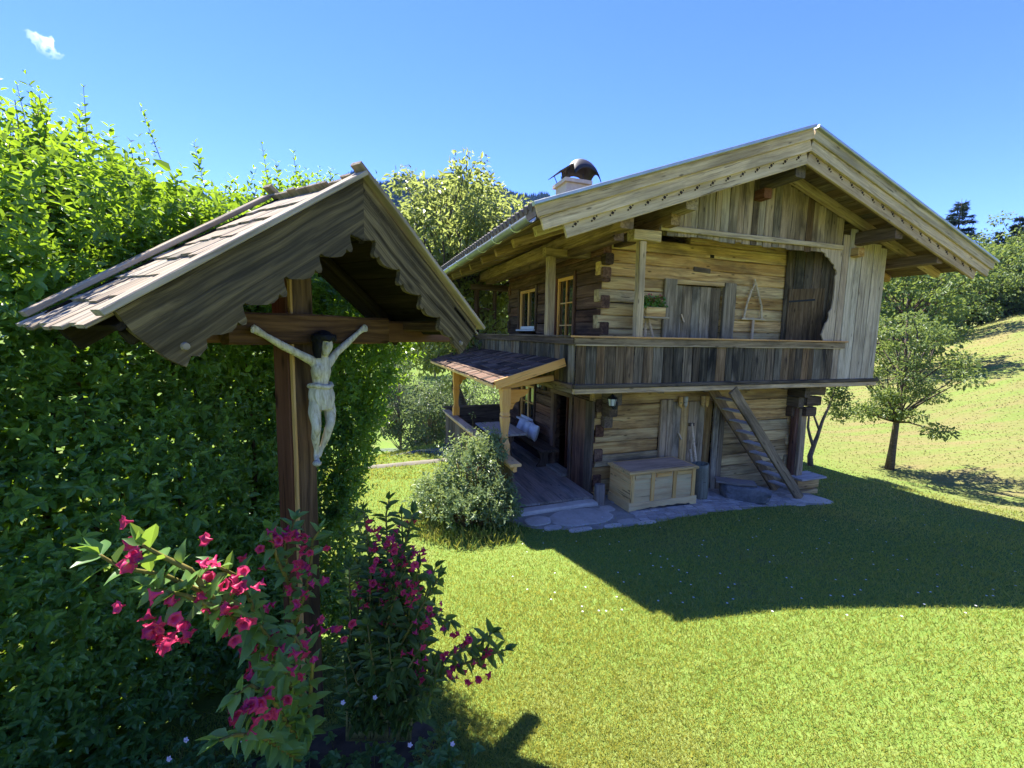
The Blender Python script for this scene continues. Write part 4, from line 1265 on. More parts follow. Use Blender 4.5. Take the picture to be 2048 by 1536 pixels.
def cushion(s, t, z, rx, label):
    q = hthing('cushion', label, 'cushion', s, t, z, group='white cushions on the porch bench')
    V = []; Q = []; n_ = 12
    for sg in (-1, 1):
        for i in range(n_ + 1):
            for j in range(n_ + 1):
                u, v = -1 + 2 * i / n_, -1 + 2 * j / n_
                th = 0.085 * (max(0, (1 - u ** 4)) * max(0, (1 - v ** 4))) ** 0.5
                k = 1 - 0.05 * (u * u * (1 - v * v) + v * v * (1 - u * u)) * 2
                V.append((sg * th, 0.19 * u * (1 - 0.07 * (1 - v * v)), 0.19 + 0.19 * v * (1 - 0.07 * (1 - u * u))))
    m = (n_ + 1) ** 2
    for g in (0, m):
        for i in range(n_):
            for j in range(n_):
                b0 = g + i * (n_ + 1) + j; f = (b0, b0 + 1, b0 + n_ + 2, b0 + n_ + 1); Q.append(f if g else f[::-1])
    o = ob('cover', mesh_py('cover', V, Q, 'cushion', True), q, Matrix.Rotation(rx, 4, 'Y'))
    return q


for k, tt in enumerate((2.30, 2.72, 3.16)):
    cushion(-0.30 + 0.01 * k, tt, 0.565, radians(16 + 4 * k), ('white square cushion on the porch bench nearest the open door', 'white square cushion between the other two on the porch bench', 'white square cushion on the porch bench nearest the far end')[k])

# ------------------------------------------------------------------ paving
patio = ob('patio', None)
bpy.data.objects.remove(patio)
out = [(-1.95, -0.28), (-1.85, -0.62), (-1.62, -0.95), (-1.2, -1.18), (-0.7, -1.36), (-0.1, -1.42), (0.6, -1.40), (1.5, -1.30), (2.4, -1.20), (3.2, -1.12), (4.0, -1.14), (4.7, -1.15), (5.1, -1.0), (5.3, -0.6), (5.25, 0.05), (-0.05, 0.05), (-0.05, -0.26)]
V = []; Fc = []
n_ = 60; m_ = 16
import itertools
top_e = lambda s: np.interp(s, [p[0] for p in out[:13]], [p[1] for p in out[:13]])
for i in range(n_ + 1):
    s = -1.95 + (5.2 + 1.95) * i / n_
    t0 = float(top_e(s)) + 0.02 * sin(s * 9); t1 = 0.06 if s > -0.1 else -0.24
    for j in range(m_ + 1):
        t = t0 + (t1 - t0) * j / m_
        p = hw(s, t); V.append((p.x, p.y, gz(p.x, p.y) + (0.006 if 0 < j else -0.03)))
for i in range(n_):
    for j in range(m_):
        b0 = i * (m_ + 1) + j; Fc.append((b0, b0 + m_ + 1, b0 + m_ + 2, b0 + 1))
patio = ob('patio', mesh_py('patio', V, Fc, 'stone_base', True))
patio['kind'] = 'structure'; patio['label'] = 'grey stone paving in front of the chalet'; patio['category'] = 'paving'


def flag(s, t, rs, rt, seed, hgt=0.024, rot=0.0, mat='stone_slab', sq=0.55):
    r_ = random.Random(seed); n_ = 22; pts = []
    for k in range(n_):
        an = 2 * pi * k / n_
        c_, s_ = cos(an), sin(an)
        q = (abs(c_) ** (2 / (1 - sq * .6)) + abs(s_) ** (2 / (1 - sq * .6))) ** -0.5 if sq else 1
        q = 1 / max(0.72, (abs(c_) ** 3 + abs(s_) ** 3) ** (1 / 3)) * 0.9
        rr = q * (1 + r_.uniform(-.05, .05))
        x, y = rs * rr * c_, rt * rr * s_
        pts.append((s + x * cos(rot) - y * sin(rot), t + x * sin(rot) + y * cos(rot)))
    c0 = hw(s, t); z0 = gz(c0.x, c0.y)
    V = []
    for (sc, dz) in ((1.0, -0.03), (1.0, hgt - 0.012), (0.965, hgt)):
        for (a_, b_) in pts:
            x, y = s + (a_ - s) * sc, t + (b_ - t) * sc
            p = hw(x, y); V.append(((p - c0).x, (p - c0).y, gz(p.x, p.y) - z0 + dz))
    Fc = []
    for L_ in range(2):
        for k in range(n_): Fc.append((L_ * n_ + k, L_ * n_ + (k + 1) % n_, (L_ + 1) * n_ + (k + 1) % n_, (L_ + 1) * n_ + k))
    Fc.append(tuple(range(2 * n_, 3 * n_)))
    ob('flagstone', mesh_py('flagstone', V, Fc, mat), patio, Matrix.Translation((c0.x, c0.y, z0)))


flag(-0.66, -0.80, 0.62, 0.34, 1)
flag(-1.42, -0.74, 0.24, 0.17, 2)
flag(-0.02, -1.20, 0.22, 0.11, 3)
flag(-0.36, -1.27, 0.17, 0.07, 4)
flag(-0.92, -1.24, 0.22, 0.07, 12)
flag(0.22, -1.33, 0.20, 0.07, 5)
flag(-1.3, -1.04, 0.16, 0.08, 6)
flag(-0.06, -0.62, 0.14, 0.13, 7)
flag(4.70, -0.78, 0.56, 0.28, 9, rot=-0.12)
flag(4.05, -1.0, 0.2, 0.13, 10)
board('door_step', chalet, (-1.62, -0.37, 0.02), (-0.14, -0.33, 0.02), 0.22, 0.10, 'stone_slab', up=(0, 1, 0), c=0.03, n=6, wob=0.006)
# small pavers in courses
pv = [beam_mesh(w, 0.095, 0.05, 'stone_paver', c=0.008) for w in (0.16, 0.19, 0.22)]
pr = random.Random(4)
for r_, tt in enumerate(np.arange(-1.22, -0.12, 0.105)):
    s = 0.16 + pr.uniform(0, .12)
    while s < 4.1:
        i = pr.randrange(3); w = (0.16, 0.19, 0.22)[i]; sc = s + w / 2
        s += w + 0.012
        if tt < top_e(sc) + 0.08: continue
        if 0.28 < sc < 1.6 and tt > -0.82: continue
        p = hw(sc, tt); zz = gz(p.x, p.y) + pr.uniform(-0.004, 0.006)
        e = gz(*(p + E1 * .1).xy) - gz(*(p - E1 * .1).xy)
        f = frame((p.x, p.y, zz), E1 + Vector((0, 0, e / .2)), E2)
        ob('paver', pv[i], patio, f)


# ------------------------------------------------------------------ valley floor: path and stream
def strip(name, pix, depth_w, mat, label, cat, lift=0.02):
    """A ribbon on the terrain that follows a row of ground points seen in the photograph."""
    pts = [ground_hit(*p) for p in pix]
    fine = []
    for a, b in zip(pts[:-1], pts[1:]):
        for k in range(12): fine.append(a.lerp(b, k / 12))
    fine.append(pts[-1])
    V = []; Fc = []
    for i, p in enumerate(fine):
        d = (fine[min(i + 1, len(fine) - 1)] - fine[max(i - 1, 0)]); d.z = 0; d.normalize()
        nrm = Vector((-d.y, d.x, 0))
        for k in (-1, -.5, 0, .5, 1):
            q = p + nrm * depth_w * k * (1 + 0.12 * sin(i * 1.3 + k)); V.append((q.x, q.y, gz(q.x, q.y) + lift + (0 if abs(k) < 1 else -0.05)))
    for i in range(len(fine) - 1):
        for j in range(4):
            b0 = i * 5 + j; Fc.append((b0, b0 + 1, b0 + 6, b0 + 5))
    o = ob(name, mesh_py(name, V, Fc, mat, True)); o['kind'] = 'structure'; o['label'] = label; o['category'] = cat
    return o


plain('gravel', (0.17, 0.155, 0.12), 0.95, 0.1, 0, 3, 0.15)
N = NT('stream_water'); tcw = N.n('TexCoord'); nzw = N.noise(tcw.outputs['Object'], 1.2, 5, 0.6)
N.done(N.bsdf(N.ramp(nzw, [(0.4, (0.05, 0.065, 0.06)), (0.62, (0.17, 0.18, 0.18))]), 0.15, 0.6, bump=nzw, bstr=0.4))
strip('path', [(560, 948), (700, 940), (780, 932), (860, 924), (960, 916)], 0.13, 'gravel', 'pale gravel path along the foot of the lawn', 'path', 0.04)
strip('stream', [(560, 908), (720, 902), (800, 899), (900, 897), (1000, 894)], 1.6, 'stream_water', 'shallow mountain stream with pale stones below the lawn', 'stream', 0.05)


# ------------------------------------------------------------------ mountain and its forest
def mtn_z(x, y):
    r = np.hypot(x, y); b = np.degrees(np.arctan2(x, y))
    crest = np.interp(b, [-70, -40, -24, -19, -12, -5, 2, 7, 12, 25, 45, 70], [60, 105, 180, 208, 216, 214, 198, 168, 150, 110, 100, 80])
    crest = crest + 4 * np.sin(b * .55) + 2 * np.sin(b * 1.7 + 1)
    k = sstep(230, 720, r)
    gul = 9 * np.sin(b * 1.1 + r * .006) * sstep(260, 420, r) * (1 - sstep(600, 720, r))
    back = sstep(720, 900, r)
    return 6 + (crest - 6) * k + gul - 30 * back


nb, nr_ = 150, 46
bb = np.radians(np.linspace(-75, 70, nb)); rr_ = np.linspace(215, 860, nr_)
Bm, Rm = np.meshgrid(bb, rr_, indexing='ij')
X, Y = np.sin(Bm) * Rm, np.cos(Bm) * Rm
V = np.stack([X, Y, mtn_z(X, Y) - np.where(Rm < 230, 12, 0)], -1).reshape(-1, 3)
i_, j_ = np.meshgrid(np.arange(nb - 1), np.arange(nr_ - 1), indexing='ij')
a_ = (i_ * nr_ + j_).ravel()
plain('forest_floor', (0.035, 0.05, 0.025), 0.95, 0.1, 0, 0.05, 0.4)
mtn = ob('mountain', mesh_np('mountain', V, quads=np.stack([a_, a_ + nr_, a_ + nr_ + 1, a_ + 1], 1), mat='forest_floor', smooth=True))
mtn['kind'] = 'structure'; mtn['label'] = 'forested mountain side across the valley'; mtn['category'] = 'mountain'
# spruce forest: ragged two-tier cones
nF = 20000
b_ = np.radians(rng.uniform(-74, 45, nF)); r_ = np.sqrt(rng.uniform(240 ** 2, 735 ** 2, nF))
ncr = 5000
b_ = np.concatenate([b_, np.radians(rng.uniform(-45, 25, ncr))]); r_ = np.concatenate([r_, rng.uniform(640, 735, ncr)]); nF += ncr
fx, fy = np.sin(b_) * r_, np.cos(b_) * r_
fz = mtn_z(fx, fy) - 1
hgt = rng.uniform(9, 17, nF); rad = hgt * rng.uniform(.13, .19, nF)
VV = []; TT = []
sides = 5
tiers = ((0.08, 0.62, 1.0), (0.42, 1.0, 0.62))
for ti, (z0, z1, k) in enumerate(tiers):
    an = rng.uniform(0, 6.28, nF)
    ringv = np.stack([np.stack([fx + np.cos(an + 2 * pi * q / sides) * rad * k * rng.uniform(.7, 1.2, nF), fy + np.sin(an + 2 * pi * q / sides) * rad * k * rng.uniform(.7, 1.2, nF), fz + hgt * (z0 + rng.uniform(-.04, .04, nF))], 1) for q in range(sides)], 1)
    apex = np.stack([fx, fy, fz + hgt * z1], 1)[:, None]
    VV.append(np.concatenate([ringv, apex], 1))
allv = np.concatenate(VV, 1)          # nF, 12, 3
base = np.arange(nF)[:, None] * 12
tr_ = []
for ti in range(2):
    for q in range(sides):
        tr_.append(base + np.array([[ti * 6 + q, ti * 6 + (q + 1) % sides, ti * 6 + 5]]))
fo = ob('spruce_forest', mesh_np('spruce_forest', allv.reshape(-1, 3), tris=np.concatenate(tr_), mat='needle_far', lv=np.repeat(rng.random(nF), 12)))
fo['kind'] = 'stuff'; fo['label'] = 'dark spruce forest covering the mountain'; fo['category'] = 'forest'


# ------------------------------------------------------------------ trees
def branch_path(p0, p1, bend, n=5):
    p0 = Vector(p0); p1 = Vector(p1); out = []
    side = Vector((R.uniform(-1, 1), R.uniform(-1, 1), R.uniform(-.2, .6)))
    for i in range(n):
        k = i / (n - 1)
        out.append(p0.lerp(p1, k) + side * bend * sin(pi * k) + Vector((R.uniform(-1, 1), R.uniform(-1, 1), R.uniform(-1, 1))) * bend * 0.25 * (0 < i < n - 1))
    return out


def leafy_tree(name, label, cat, base, height, crown_c, crown_r, nclust, nleaf, leaf, mat, bark='bark', trunk_r=0.16, clust_r=0.55, fork=0.35, trunk_pts=None, group=None, lshape=0.5, flat=0.6, shell=0.45, twig_sides=5):
    """Trunk, limbs to irregular leaf clumps, gaps between the clumps."""
    base = Vector(base)
    T = thing(name, label, cat, base, 0, group)
    cc = Vector(crown_c); cr = Vector(crown_r)
    tp = trunk_pts or [Vector((0, 0, -0.2)), Vector((R.uniform(-.1, .1), R.uniform(-.1, .1), height * .25)), Vector((R.uniform(-.2, .2), R.uniform(-.2, .2), height * .5)), Vector((cc.x * .8, cc.y * .8, height * .78))]
    tp = [Vector(p) for p in tp]
    acc = Acc()
    nt = len(tp)
    acc.tube(tp, [trunk_r * (1.25 if i == 0 else 1 - 0.75 * i / (nt - 1)) for i in range(nt)], 9)
    acc.ob('trunk', bark, T, smooth=True)
    # clump centres
    cl = []; tries = 0
    while len(cl) < nclust and tries < nclust * 60:
        tries += 1
        d = Vector((R.gauss(0, 1), R.gauss(0, 1), R.gauss(0, 1))).normalized()
        rad = (shell + (1 - shell) * R.random()) ** 0.7
        lob = 1 + 0.22 * sin(3 * atan2(d.y, d.x) + cc.x * 3) + 0.18 * sin(5 * d.z + 2 * d.x + base.x)
        p = cc + Vector((d.x * cr.x, d.y * cr.y, d.z * cr.z)) * rad * lob
        if p.z < height * 0.12: continue
        if any((p - q).length < clust_r * 0.75 for q in cl): continue
        cl.append(p)
    acc = Acc(); P = []; D = []; Nn = []; lv = []
    per = max(6, nleaf // max(1, len(cl)))
    for p in cl:
        # start on the trunk below the clump
        k = min(0.96, max(fork, (p.z / height) * 0.95 - 0.14 + R.uniform(-.05, .05)))
        fi = k * (nt - 1); i0 = min(nt - 2, int(fi)); st_ = tp[i0].lerp(tp[i0 + 1], fi - i0)
        bp = branch_path(st_, p, 0.10 * (p - st_).length)
        acc.tube(bp, [max(0.012, trunk_r * 0.34 * (1 - 0.8 * i / 4)) for i in range(5)], twig_sides)
        cr_ = clust_r * R.uniform(0.7, 1.25)
        n = int(per * R.uniform(0.6, 1.4))
        dirs = rand_dirs(n); rads = cr_ * rng.random(n) ** 0.45
        q = np.array(p)[None] + dirs * rads[:, None] * np.array([1, 1, flat])
        P.append(q)
        dd = dirs * .8 + rand_dirs(n) * .8 + np.array([0, 0, -0.25]); D.append(dd)
        Nn.append(rand_dirs(n) * .9 + np.array([0, 0, 0.8])); lv.append(np.clip(R.uniform(.2, .8) + rng.normal(0, .22, n), 0, 1))
    P = np.concatenate(P); D = np.concatenate(D); Nn = np.concatenate(Nn); lv = np.concatenate(lv)
    acc.ob('branches', bark, T, smooth=True)
    L = leaf * rng.uniform(.65, 1.3, len(P))
    o = ob('crown', leaves_mesh('crown', P, D, Nn, L, L * lshape, mat, lv), T); o['kind'] = 'stuff'
    return T


def gdepth(px, y):
    """ground point under pixel column px at forward distance y"""
    d = ray(px, 768); p = EYE + d * (y / d.y); p.z = gz(p.x, p.y)
    # refine for roll
    for _ in range(3):
        v = p - EYE; dep = v.dot(c_f); qx = CXP + F_PX * v.dot(c_r) / dep
        p.x += (px - qx) / F_PX * dep; p.z = gz(p.x, p.y)
    return p


def zpix(px, py, y):
    return at_depth(px, py, y).z


# tall light-green tree behind the porch
b0 = gdepth(915, 15.0); zt = zpix(960, 325, 15.5); h = zt - b0.z
T1 = leafy_tree('walnut_tree', 'tall loose light-green tree rising behind the porch and shrine roof', 'tree', b0, h, (-0.35, 0.6, h * .60), (3.7, 2.8, h * .31), 210, 32000, 0.18, 'leaf_walnut', trunk_r=0.22, clust_r=0.62, flat=0.75, fork=0.62,
           trunk_pts=[(0.15, 0, -.3), (0.25, 0, h * .15), (-.1, 0.1, h * .24), (0.1, .1, h * .36), (-.2, .2, h * .55), (0, .4, h * .86)], lshape=0.42)
# upright leading shoots on it
# valley trees
specs = [(800, 34, 715, 2.3, 'bushy grey-green birch by the stream below the lawn', 900), (858, 31, 765, 1.7, 'small grey-green birch by the stream beside the porch rail', 905), (738, 40, 700, 2.6, 'tall grey-green birch by the stream behind the hedge end', 900), (905, 36, 745, 1.8, 'slender grey-green birch by the stream behind the carved posts', 900)]
for px, y, py, cr, lab, _ in specs:
    b0 = gdepth(px, y); h = zpix(px, py, y) - b0.z
    leafy_tree('birch_tree', lab, 'tree', b0, h, (0, 0, h * .55), (cr, cr, h * .46), 60, 6000, 0.20, 'leaf_birch', bark='bark_pale', trunk_r=0.11, clust_r=0.75, fork=0.15, group='birches by the stream', lshape=0.55)
for px, y, py, cr, lab in [(600, 66, 670, 5, 'broad olive tree across the valley behind the hedge'), (480, 72, 650, 5.5, 'second olive tree across the valley behind the hedge'), (700, 75, 690, 5, 'broad olive tree across the valley seen below the shrine beam'), (790, 85, 640, 5, 'rounded olive tree across the valley beside the far house'), (870, 95, 648, 4.5, 'dark olive tree across the valley above the meadow'), (1000, 120, 610, 6, 'round far tree above the meadow seen through the porch'), (960, 125, 625, 5, 'pale far tree above the meadow seen past the balcony')]:
    b0 = gdepth(px, y); h = max(5, zpix(px, py, y) - b0.z)
    leafy_tree('valley_tree', lab, 'tree', b0, h, (0, 0, h * .58), (cr, cr, h * .44), 45, 3200, 0.42, 'leaf_birch', trunk_r=0.2, clust_r=1.5, fork=0.15, group='trees across the valley', lshape=0.6)
# meadow shrubs beside the porch (through the posts)
for px, y, py, lab in [(985, 38, 735, 'grey-green willow bush on the far meadow edge'), (950, 42, 760, 'low willow bush beside the far meadow')]:
    b0 = gdepth(px, y); h = max(2, zpix(px, py, y) - b0.z)
    leafy_tree('willow_bush', lab, 'bush', b0, h, (0, 0, h * .5), (2.2, 2.2, h * .5), 30, 2200, 0.22, 'leaf_birch', trunk_r=0.07, clust_r=0.8, fork=0.05, group='willow bushes')
# apple tree on the meadow to the right
b0 = ground_hit(1778, 938); D0 = b0.y
h = zpix(1760, 590, D0) - b0.z
leafy_tree('apple_tree', 'fruit tree with a dark trunk and layered boughs standing on the dry meadow', 'tree', b0, h, (0.1, 0, h * .62), (1.55, 1.7, h * .38), 38, 7000, 0.095, 'leaf_apple', trunk_r=0.11, clust_r=0.40, fork=0.40, flat=0.5, lshape=0.5,
           trunk_pts=[(0, 0, -.2), (0.03, 0, h * .13), (0.05, 0, h * .28), (0.12, 0, h * .45), (0.10, 0, h * .62), (0.0, 0, h * .9)])
b0 = ground_hit(1622, 932); D1 = b0.y
h = 3.0
S_ = thing('young_fruit_tree', 'slim young fruit tree forking low beside the chalet ledge', 'tree', b0)
a = Acc(); a.tube([(0, 0, -.1), (-0.06, 0, 0.3), (0.02, 0, 0.62), (0.10, 0, 0.9), (0.2, 0, 1.35), (0.42, 0, 2.0), (0.5, 0, 2.6)], [0.085, 0.07, 0.06, 0.05, 0.04, 0.03, 0.015], 8)
a.tube([(0.01, 0, 0.58), (-0.12, 0, 0.9), (-0.2, 0, 1.15), (-0.17, 0.05, 1.5), (-.2, .1, 2.1)], [0.045, 0.04, 0.035, 0.028, .012], 7)
a.tube([(0.14, 0, 1.05), (-0.05, 0.1, 1.6), (-.1, .2, 2.3)], [0.035, 0.028, 0.012], 6)
a.ob('trunk', 'bark_pale', S_, smooth=True)
P = []
for c_, r_, n_ in (((0.55, 0, 2.1), .38, 500), ((0.75, .1, 1.6), .32, 330), ((0.45, 0.1, 2.7), .45, 500), ((-.1, .2, 2.5), .4, 300)):
    P.append(np.array(c_) + rand_dirs(n_) * (r_ * rng.random((n_, 1)) ** .45))
P = np.concatenate(P); n_ = len(P)
o = ob('crown', leaves_mesh('crown', P, rand_dirs(n_) + np.array([0, 0, -.2]), rand_dirs(n_) + np.array([0, 0, .8]), .085, .042, 'leaf_apple', rng.random(n_)), S_); o['kind'] = 'stuff'

# wood behind the hill
wood_t = [(1800, 26, 530, 2.6), (1850, 33, 490, 3.0), (1905, 37, 510, 3.2), (1960, 38, 500, 3.2), (2010, 37, 515, 3.0), (2060, 38, 470, 3.4), (1880, 44, 475, 3.4), (1935, 46, 485, 3.4), (1985, 44, 470, 3.2), (2035, 42, 450, 3.2), (1825, 40, 500, 3.0), (1780, 36, 515, 3.0), (2100, 36, 460, 3.5), (1740, 42, 530, 3.2)]
wl = ['light green leafy tree at the wood edge beside the gable end', 'rounded leafy tree at the foot of the hill', 'dark leafy tree on the hill crest', 'broad leafy tree on the hill crest under the tall spruce', 'leafy tree on the hill crest beside the thin spruces', 'bright leafy tree where the hill rises highest', 'tall leafy tree in the second row of the wood', 'leafy tree of the second row behind the broad tree', 'leafy tree of the second row before the thin spruces', 'tall leafy tree of the second row on the high side', 'leafy tree behind the rounded one at the hill foot', 'leafy tree showing under the eave of the chalet', 'leafy tree at the high end of the wood', 'leafy tree mostly hidden behind the chalet boards']
for (px, y, py, cr), lab in zip(wood_t, wl):
    b0 = gdepth(px, y); h = zpix(px, py, y) - b0.z
    leafy_tree('woodland_tree', lab, 'tree', b0, h, (0, 0, h * .52), (cr, cr, h * .50), 60, 5200, 0.24, 'leaf_wood', trunk_r=0.16, clust_r=0.85, fork=0.12, group='trees at the edge of the wood', lshape=0.55, shell=0.6)


def spruce(px, y, py, rad, lab, nwh=30, mat='needle', sparse=1.0):
    b0 = gdepth(px, y); h = zpix(px, py, y) - b0.z
    T = thing('spruce_tree', lab, 'tree', b0, 0, 'spruces above the wood')
    a = Acc(); a.tube([(0, 0, -.3), (0, 0, h * .5), (0, 0, h)], [rad * .06 + .05, rad * .04 + .03, .015], 7); a.ob('trunk', 'bark', T, smooth=True)
    P = []; D = []; br = Acc()
    for w in range(nwh):
        k = (w + R.uniform(-.3, .3)) / nwh; z = h * (0.25 + 0.74 * k)
        L = rad * (1 - k) ** 0.85 + 0.12
        nb_ = R.randint(4, 6)
        for q in range(nb_):
            an = R.uniform(0, 6.28); l = L * R.uniform(.65, 1.15) * sparse
            tip = Vector((cos(an) * l, sin(an) * l, -0.16 * l + 0.10))
            br.tube([(0, 0, z), (tip.x * .5, tip.y * .5, z + tip.z * .7), (tip.x, tip.y, z + tip.z)], [.025, .016, .006], 4)
            n = int(60 * l + 14)
            kk = rng.uniform(0.12, 1.0, n)
            c = np.stack([tip.x * kk, tip.y * kk, z + tip.z * kk], 1)
            P.append(c); dv = rng.normal(0, .5, (n, 3)) + np.array([tip.x, tip.y, -.25 * l]) / max(l, .1) * .8; D.append(dv)
    br.ob('branches', 'bark', T)
    P = np.concatenate(P); D = np.concatenate(D); n = len(P)
    o = ob('crown', leaves_mesh('crown', P, D, rand_dirs(n) + np.array([0, 0, .5]), rng.uniform(.2, .42, n) * max(.6, rad / 2.6), .055, mat, rng.random(n), fold=.1), T); o['kind'] = 'stuff'


spruce(1889, 46, 396, 3.2, 'tall broad dark spruce standing above the leafy trees')
spruce(2010, 42, 430, 2.3, 'thin dark spruce at the high end of the wood', sparse=.8)
spruce(1975, 43, 460, 2.0, 'smaller thin spruce between the other two spruces', sparse=.8)
spruce(1862, 60, 470, 2.6, 'distant spruce half hidden behind the tall broad one')

# far farm house across the valley
b0 = gdepth(835, 118)
fh = thing('far_house', 'small white house with grey roof far across the valley meadow', 'house', b0, radians(20))
a = Acc(); a.box(-4.5, 4.5, -3, 3, -2, 2.6); a.ob('wall', 'far_wall', fh)
V = [(-5.2, -3.8, 2.5), (5.2, -3.8, 2.5), (5.2, 3.8, 2.5), (-5.2, 3.8, 2.5), (-5.2, 0, 4.6), (5.2, 0, 4.6)]
ob('roof', mesh_py('roof', V, [(0, 1, 5, 4), (2, 3, 4, 5), (1, 2, 5), (3, 0, 4), (3, 2, 1, 0)], 'far_roof'), fh)
for xx in (-3, -1, 1.2, 3):
    w_ = Acc(); w_.box(xx - .5, xx + .5, -3.06, -3.0, 0.6, 1.8); w_.ob('window', 'window_glass', fh)


# ------------------------------------------------------------------ hedge
hd = Vector((0.587, 0.81, 0)).normalized(); hn = Vector((-hd.y, hd.x, 0))
H0 = Vector((-2.50, 1.70, 0)); HTOP = 4.14
A0, A1 = -1.6, 2.48


def hedge_pt(a, c, z):
    return np.stack([H0.x + hd.x * a + hn.x * c, H0.y + hd.y * a + hn.y * c, z], 1)


hedge = thing('hedge', 'tall dense hedge of small glossy green leaves behind the shrine', 'hedge', (H0.x + hd.x * .5 + hn.x * .5, H0.y + hd.y * .5 + hn.y * .5, gz(-2.5, 2.4)))
HL = np.array(hedge.location)


def htop(a):
    return HTOP - 0.58 * np.clip((1.1 - a) / 1.8, 0, 1) + 0.10 * np.sin(a * 2.3 + 1.0)


def lump(a, z):
    return 0.20 * np.sin(a * 2.7 + 1.1 * np.sin(z * 2.3)) + 0.14 * np.sin(z * 3.6 + a * 1.7) + 0.07 * np.sin(a * 6.1 - z * 4.3)


def shoots(n, face):
    if face == 'front':
        a = rng.uniform(A0, A1 - .02, n); zb = 0.6 + (htop(a) - 1.0) * rng.random(n); c = -lump(a, zb) - 0.02 + rng.uniform(0, .30, n) ** 1.5
        o = np.array([-hn.x, -hn.y, 0.0]); upb = 0.6 + 0.5 * (zb > 3.3)
        c = c + 0.22 * np.clip(zb - 3.9, 0, 1)
    elif face == 'top':
        a = rng.uniform(A0, A1 - .05, n); c = rng.uniform(0, 1.25, n); zb = htop(a) - .30 + 0.16 * np.sin(a * 3.1 + .6) + .10 * np.sin(a * 7 + c * 4) + rng.uniform(-.28, .10, n) - .38 * np.clip(1 - c / .7, 0, 1) ** 1.3
        o = np.array([0, 0, 1.0]); upb = np.full(n, 1.6)
    else:
        c = rng.uniform(0, 1.25, n); zb = rng.uniform(.5, HTOP - .1, n); a = A1 + 0.6 * lump(c * 2, zb) - 0.06 - rng.uniform(0, .3, n) ** 1.4 - 0.30 * np.clip(zb - 3.1, 0, 2) ** 1.2 - 0.42 * np.clip(2.35 - zb, 0, 1.2)
        o = np.array([hd.x, hd.y, 0.0]); upb = np.full(n, .7)
    a = a - np.where((a > A1 - .75) & (face == 'front'), 0.42 * np.clip(2.35 - zb, 0, 1.2), 0)
    base = hedge_pt(a, c, zb)
    d = o[None] * rng.uniform(.5, 1.1, n)[:, None] + rng.normal(0, .38, (n, 3)); d[:, 2] += upb * rng.uniform(.3, 1, n)
    return base, unit(d)


def shoot_leaves(base, d, nl, length, L0, face):
    n = len(base); ks = np.linspace(.12, 1, nl)
    P = []; D = []; Nn = []; LL = []; lv = []
    side = unit(np.cross(d, rand_dirs(n))); oth = np.cross(d, side)
    tone = np.clip(rng.normal(.45, .22, n), 0, 1)
    curve = np.array([0, 0, 0.10]); szs = rng.uniform(.65, 1.35, n)
    for i, k in enumerate(ks):
        s_ = side if i % 2 == 0 else oth
        for sg in (-1, 1):
            p = base + d * (length * k)[:, None] + curve * (k * k * length)[:, None]
            dd = d * (.55 + .5 * k) + s_ * sg + rng.normal(0, .18, (n, 3))
            P.append(p); D.append(dd); Nn.append(d + np.array([0, 0, .5]) + rng.normal(0, .3, (n, 3)))
            LL.append(L0 * szs * rng.uniform(.75, 1.15, n) * (1 - .35 * (k > .9))); lv.append(np.clip(tone + .2 * (k - .5) + rng.normal(0, .08, n), 0, 1))
    return [np.concatenate(x) for x in (P, D, Nn, LL, lv)]


sets = []; tw = Acc()
for face, n, nl, ln in (('front', 6800, 6, .20), ('top', 2600, 7, .24), ('end', 2000, 6, .20)):
    b_, d_ = shoots(n, face)
    ln_ = ln * rng.uniform(.6, 1.4, n)
    sets.append(shoot_leaves(b_, d_, nl, ln_, 0.050, face))
    if face == 'top':
        for i in range(0, n, 3):
            q = b_[i] + d_[i] * ln_[i]; tw.tube([b_[i] - HL, q - HL], [.004, .002], 3, cap=False)
# tall leading shoots that break the top line
n = 36
a = rng.uniform(A0, A1 - .1, n); c = rng.uniform(.4, 1.0, n)
b_ = hedge_pt(a, c, htop(a) - .15 + rng.uniform(-.1, .1, n)); d_ = unit(np.stack([rng.normal(0, .18, n), rng.normal(0, .18, n), np.ones(n)], 1)); ln_ = rng.uniform(.25, .52, n)
sets.append(shoot_leaves(b_, d_, 10, ln_ * .9, .058, 'top'))
for i in range(n): tw.tube([b_[i] - HL, b_[i] + d_[i] * ln_[i] - HL], [.0026, .0012], 3, cap=False)
# inner leaves that close the hedge
n = 30000
a = rng.uniform(A0, A1 - .15, n); c = rng.uniform(.12, 1.1, n); z = .5 + (htop(a) - .7) * rng.random(n)
a = a - np.where(a > A1 - .75, 0.42 * np.clip(2.35 - z, 0, 1.2), 0)
sets.append([hedge_pt(a, c, z), rand_dirs(n), rand_dirs(n) + np.array([0, 0, .5]), rng.uniform(.06, .12, n), rng.random(n) * .5])
P, D, Nn, LL, lv = [np.concatenate(x) for x in zip(*sets)]
# leaves may not poke through the shrine, which stands clear in front of the hedge
near = np.linalg.norm(P - np.array(EYE)[None], axis=1)
keep = np.ones(len(P), bool)
HEDGE = (P, D, Nn, LL, lv)


# ------------------------------------------------------------------ wayside cross with its roof
SK = 1.15
QH = radians(60.0)
qv = Vector((cos(QH), sin(QH), 0)); bv = Vector((-sin(QH), cos(QH), 0))     # along the front, towards the back
APX = at_depth(733, 350, 1.9 * SK)                                          # front end of the ridge
SO = Vector((APX.x, APX.y, 0)) + bv * 0.42 * SK
SO.z = gz(SO.x, SO.y)
shrine = thing('wayside_cross', 'weathered wooden wayside cross under a small shingled gable roof with scalloped fascia', 'shrine', SO, QH)
# shrine frame: x along the front (to the right and away), y towards the back, z up from the ground


def sl(P):
    v = Vector(P) - SO
    return Vector((v.dot(qv), v.dot(bv), v.z))


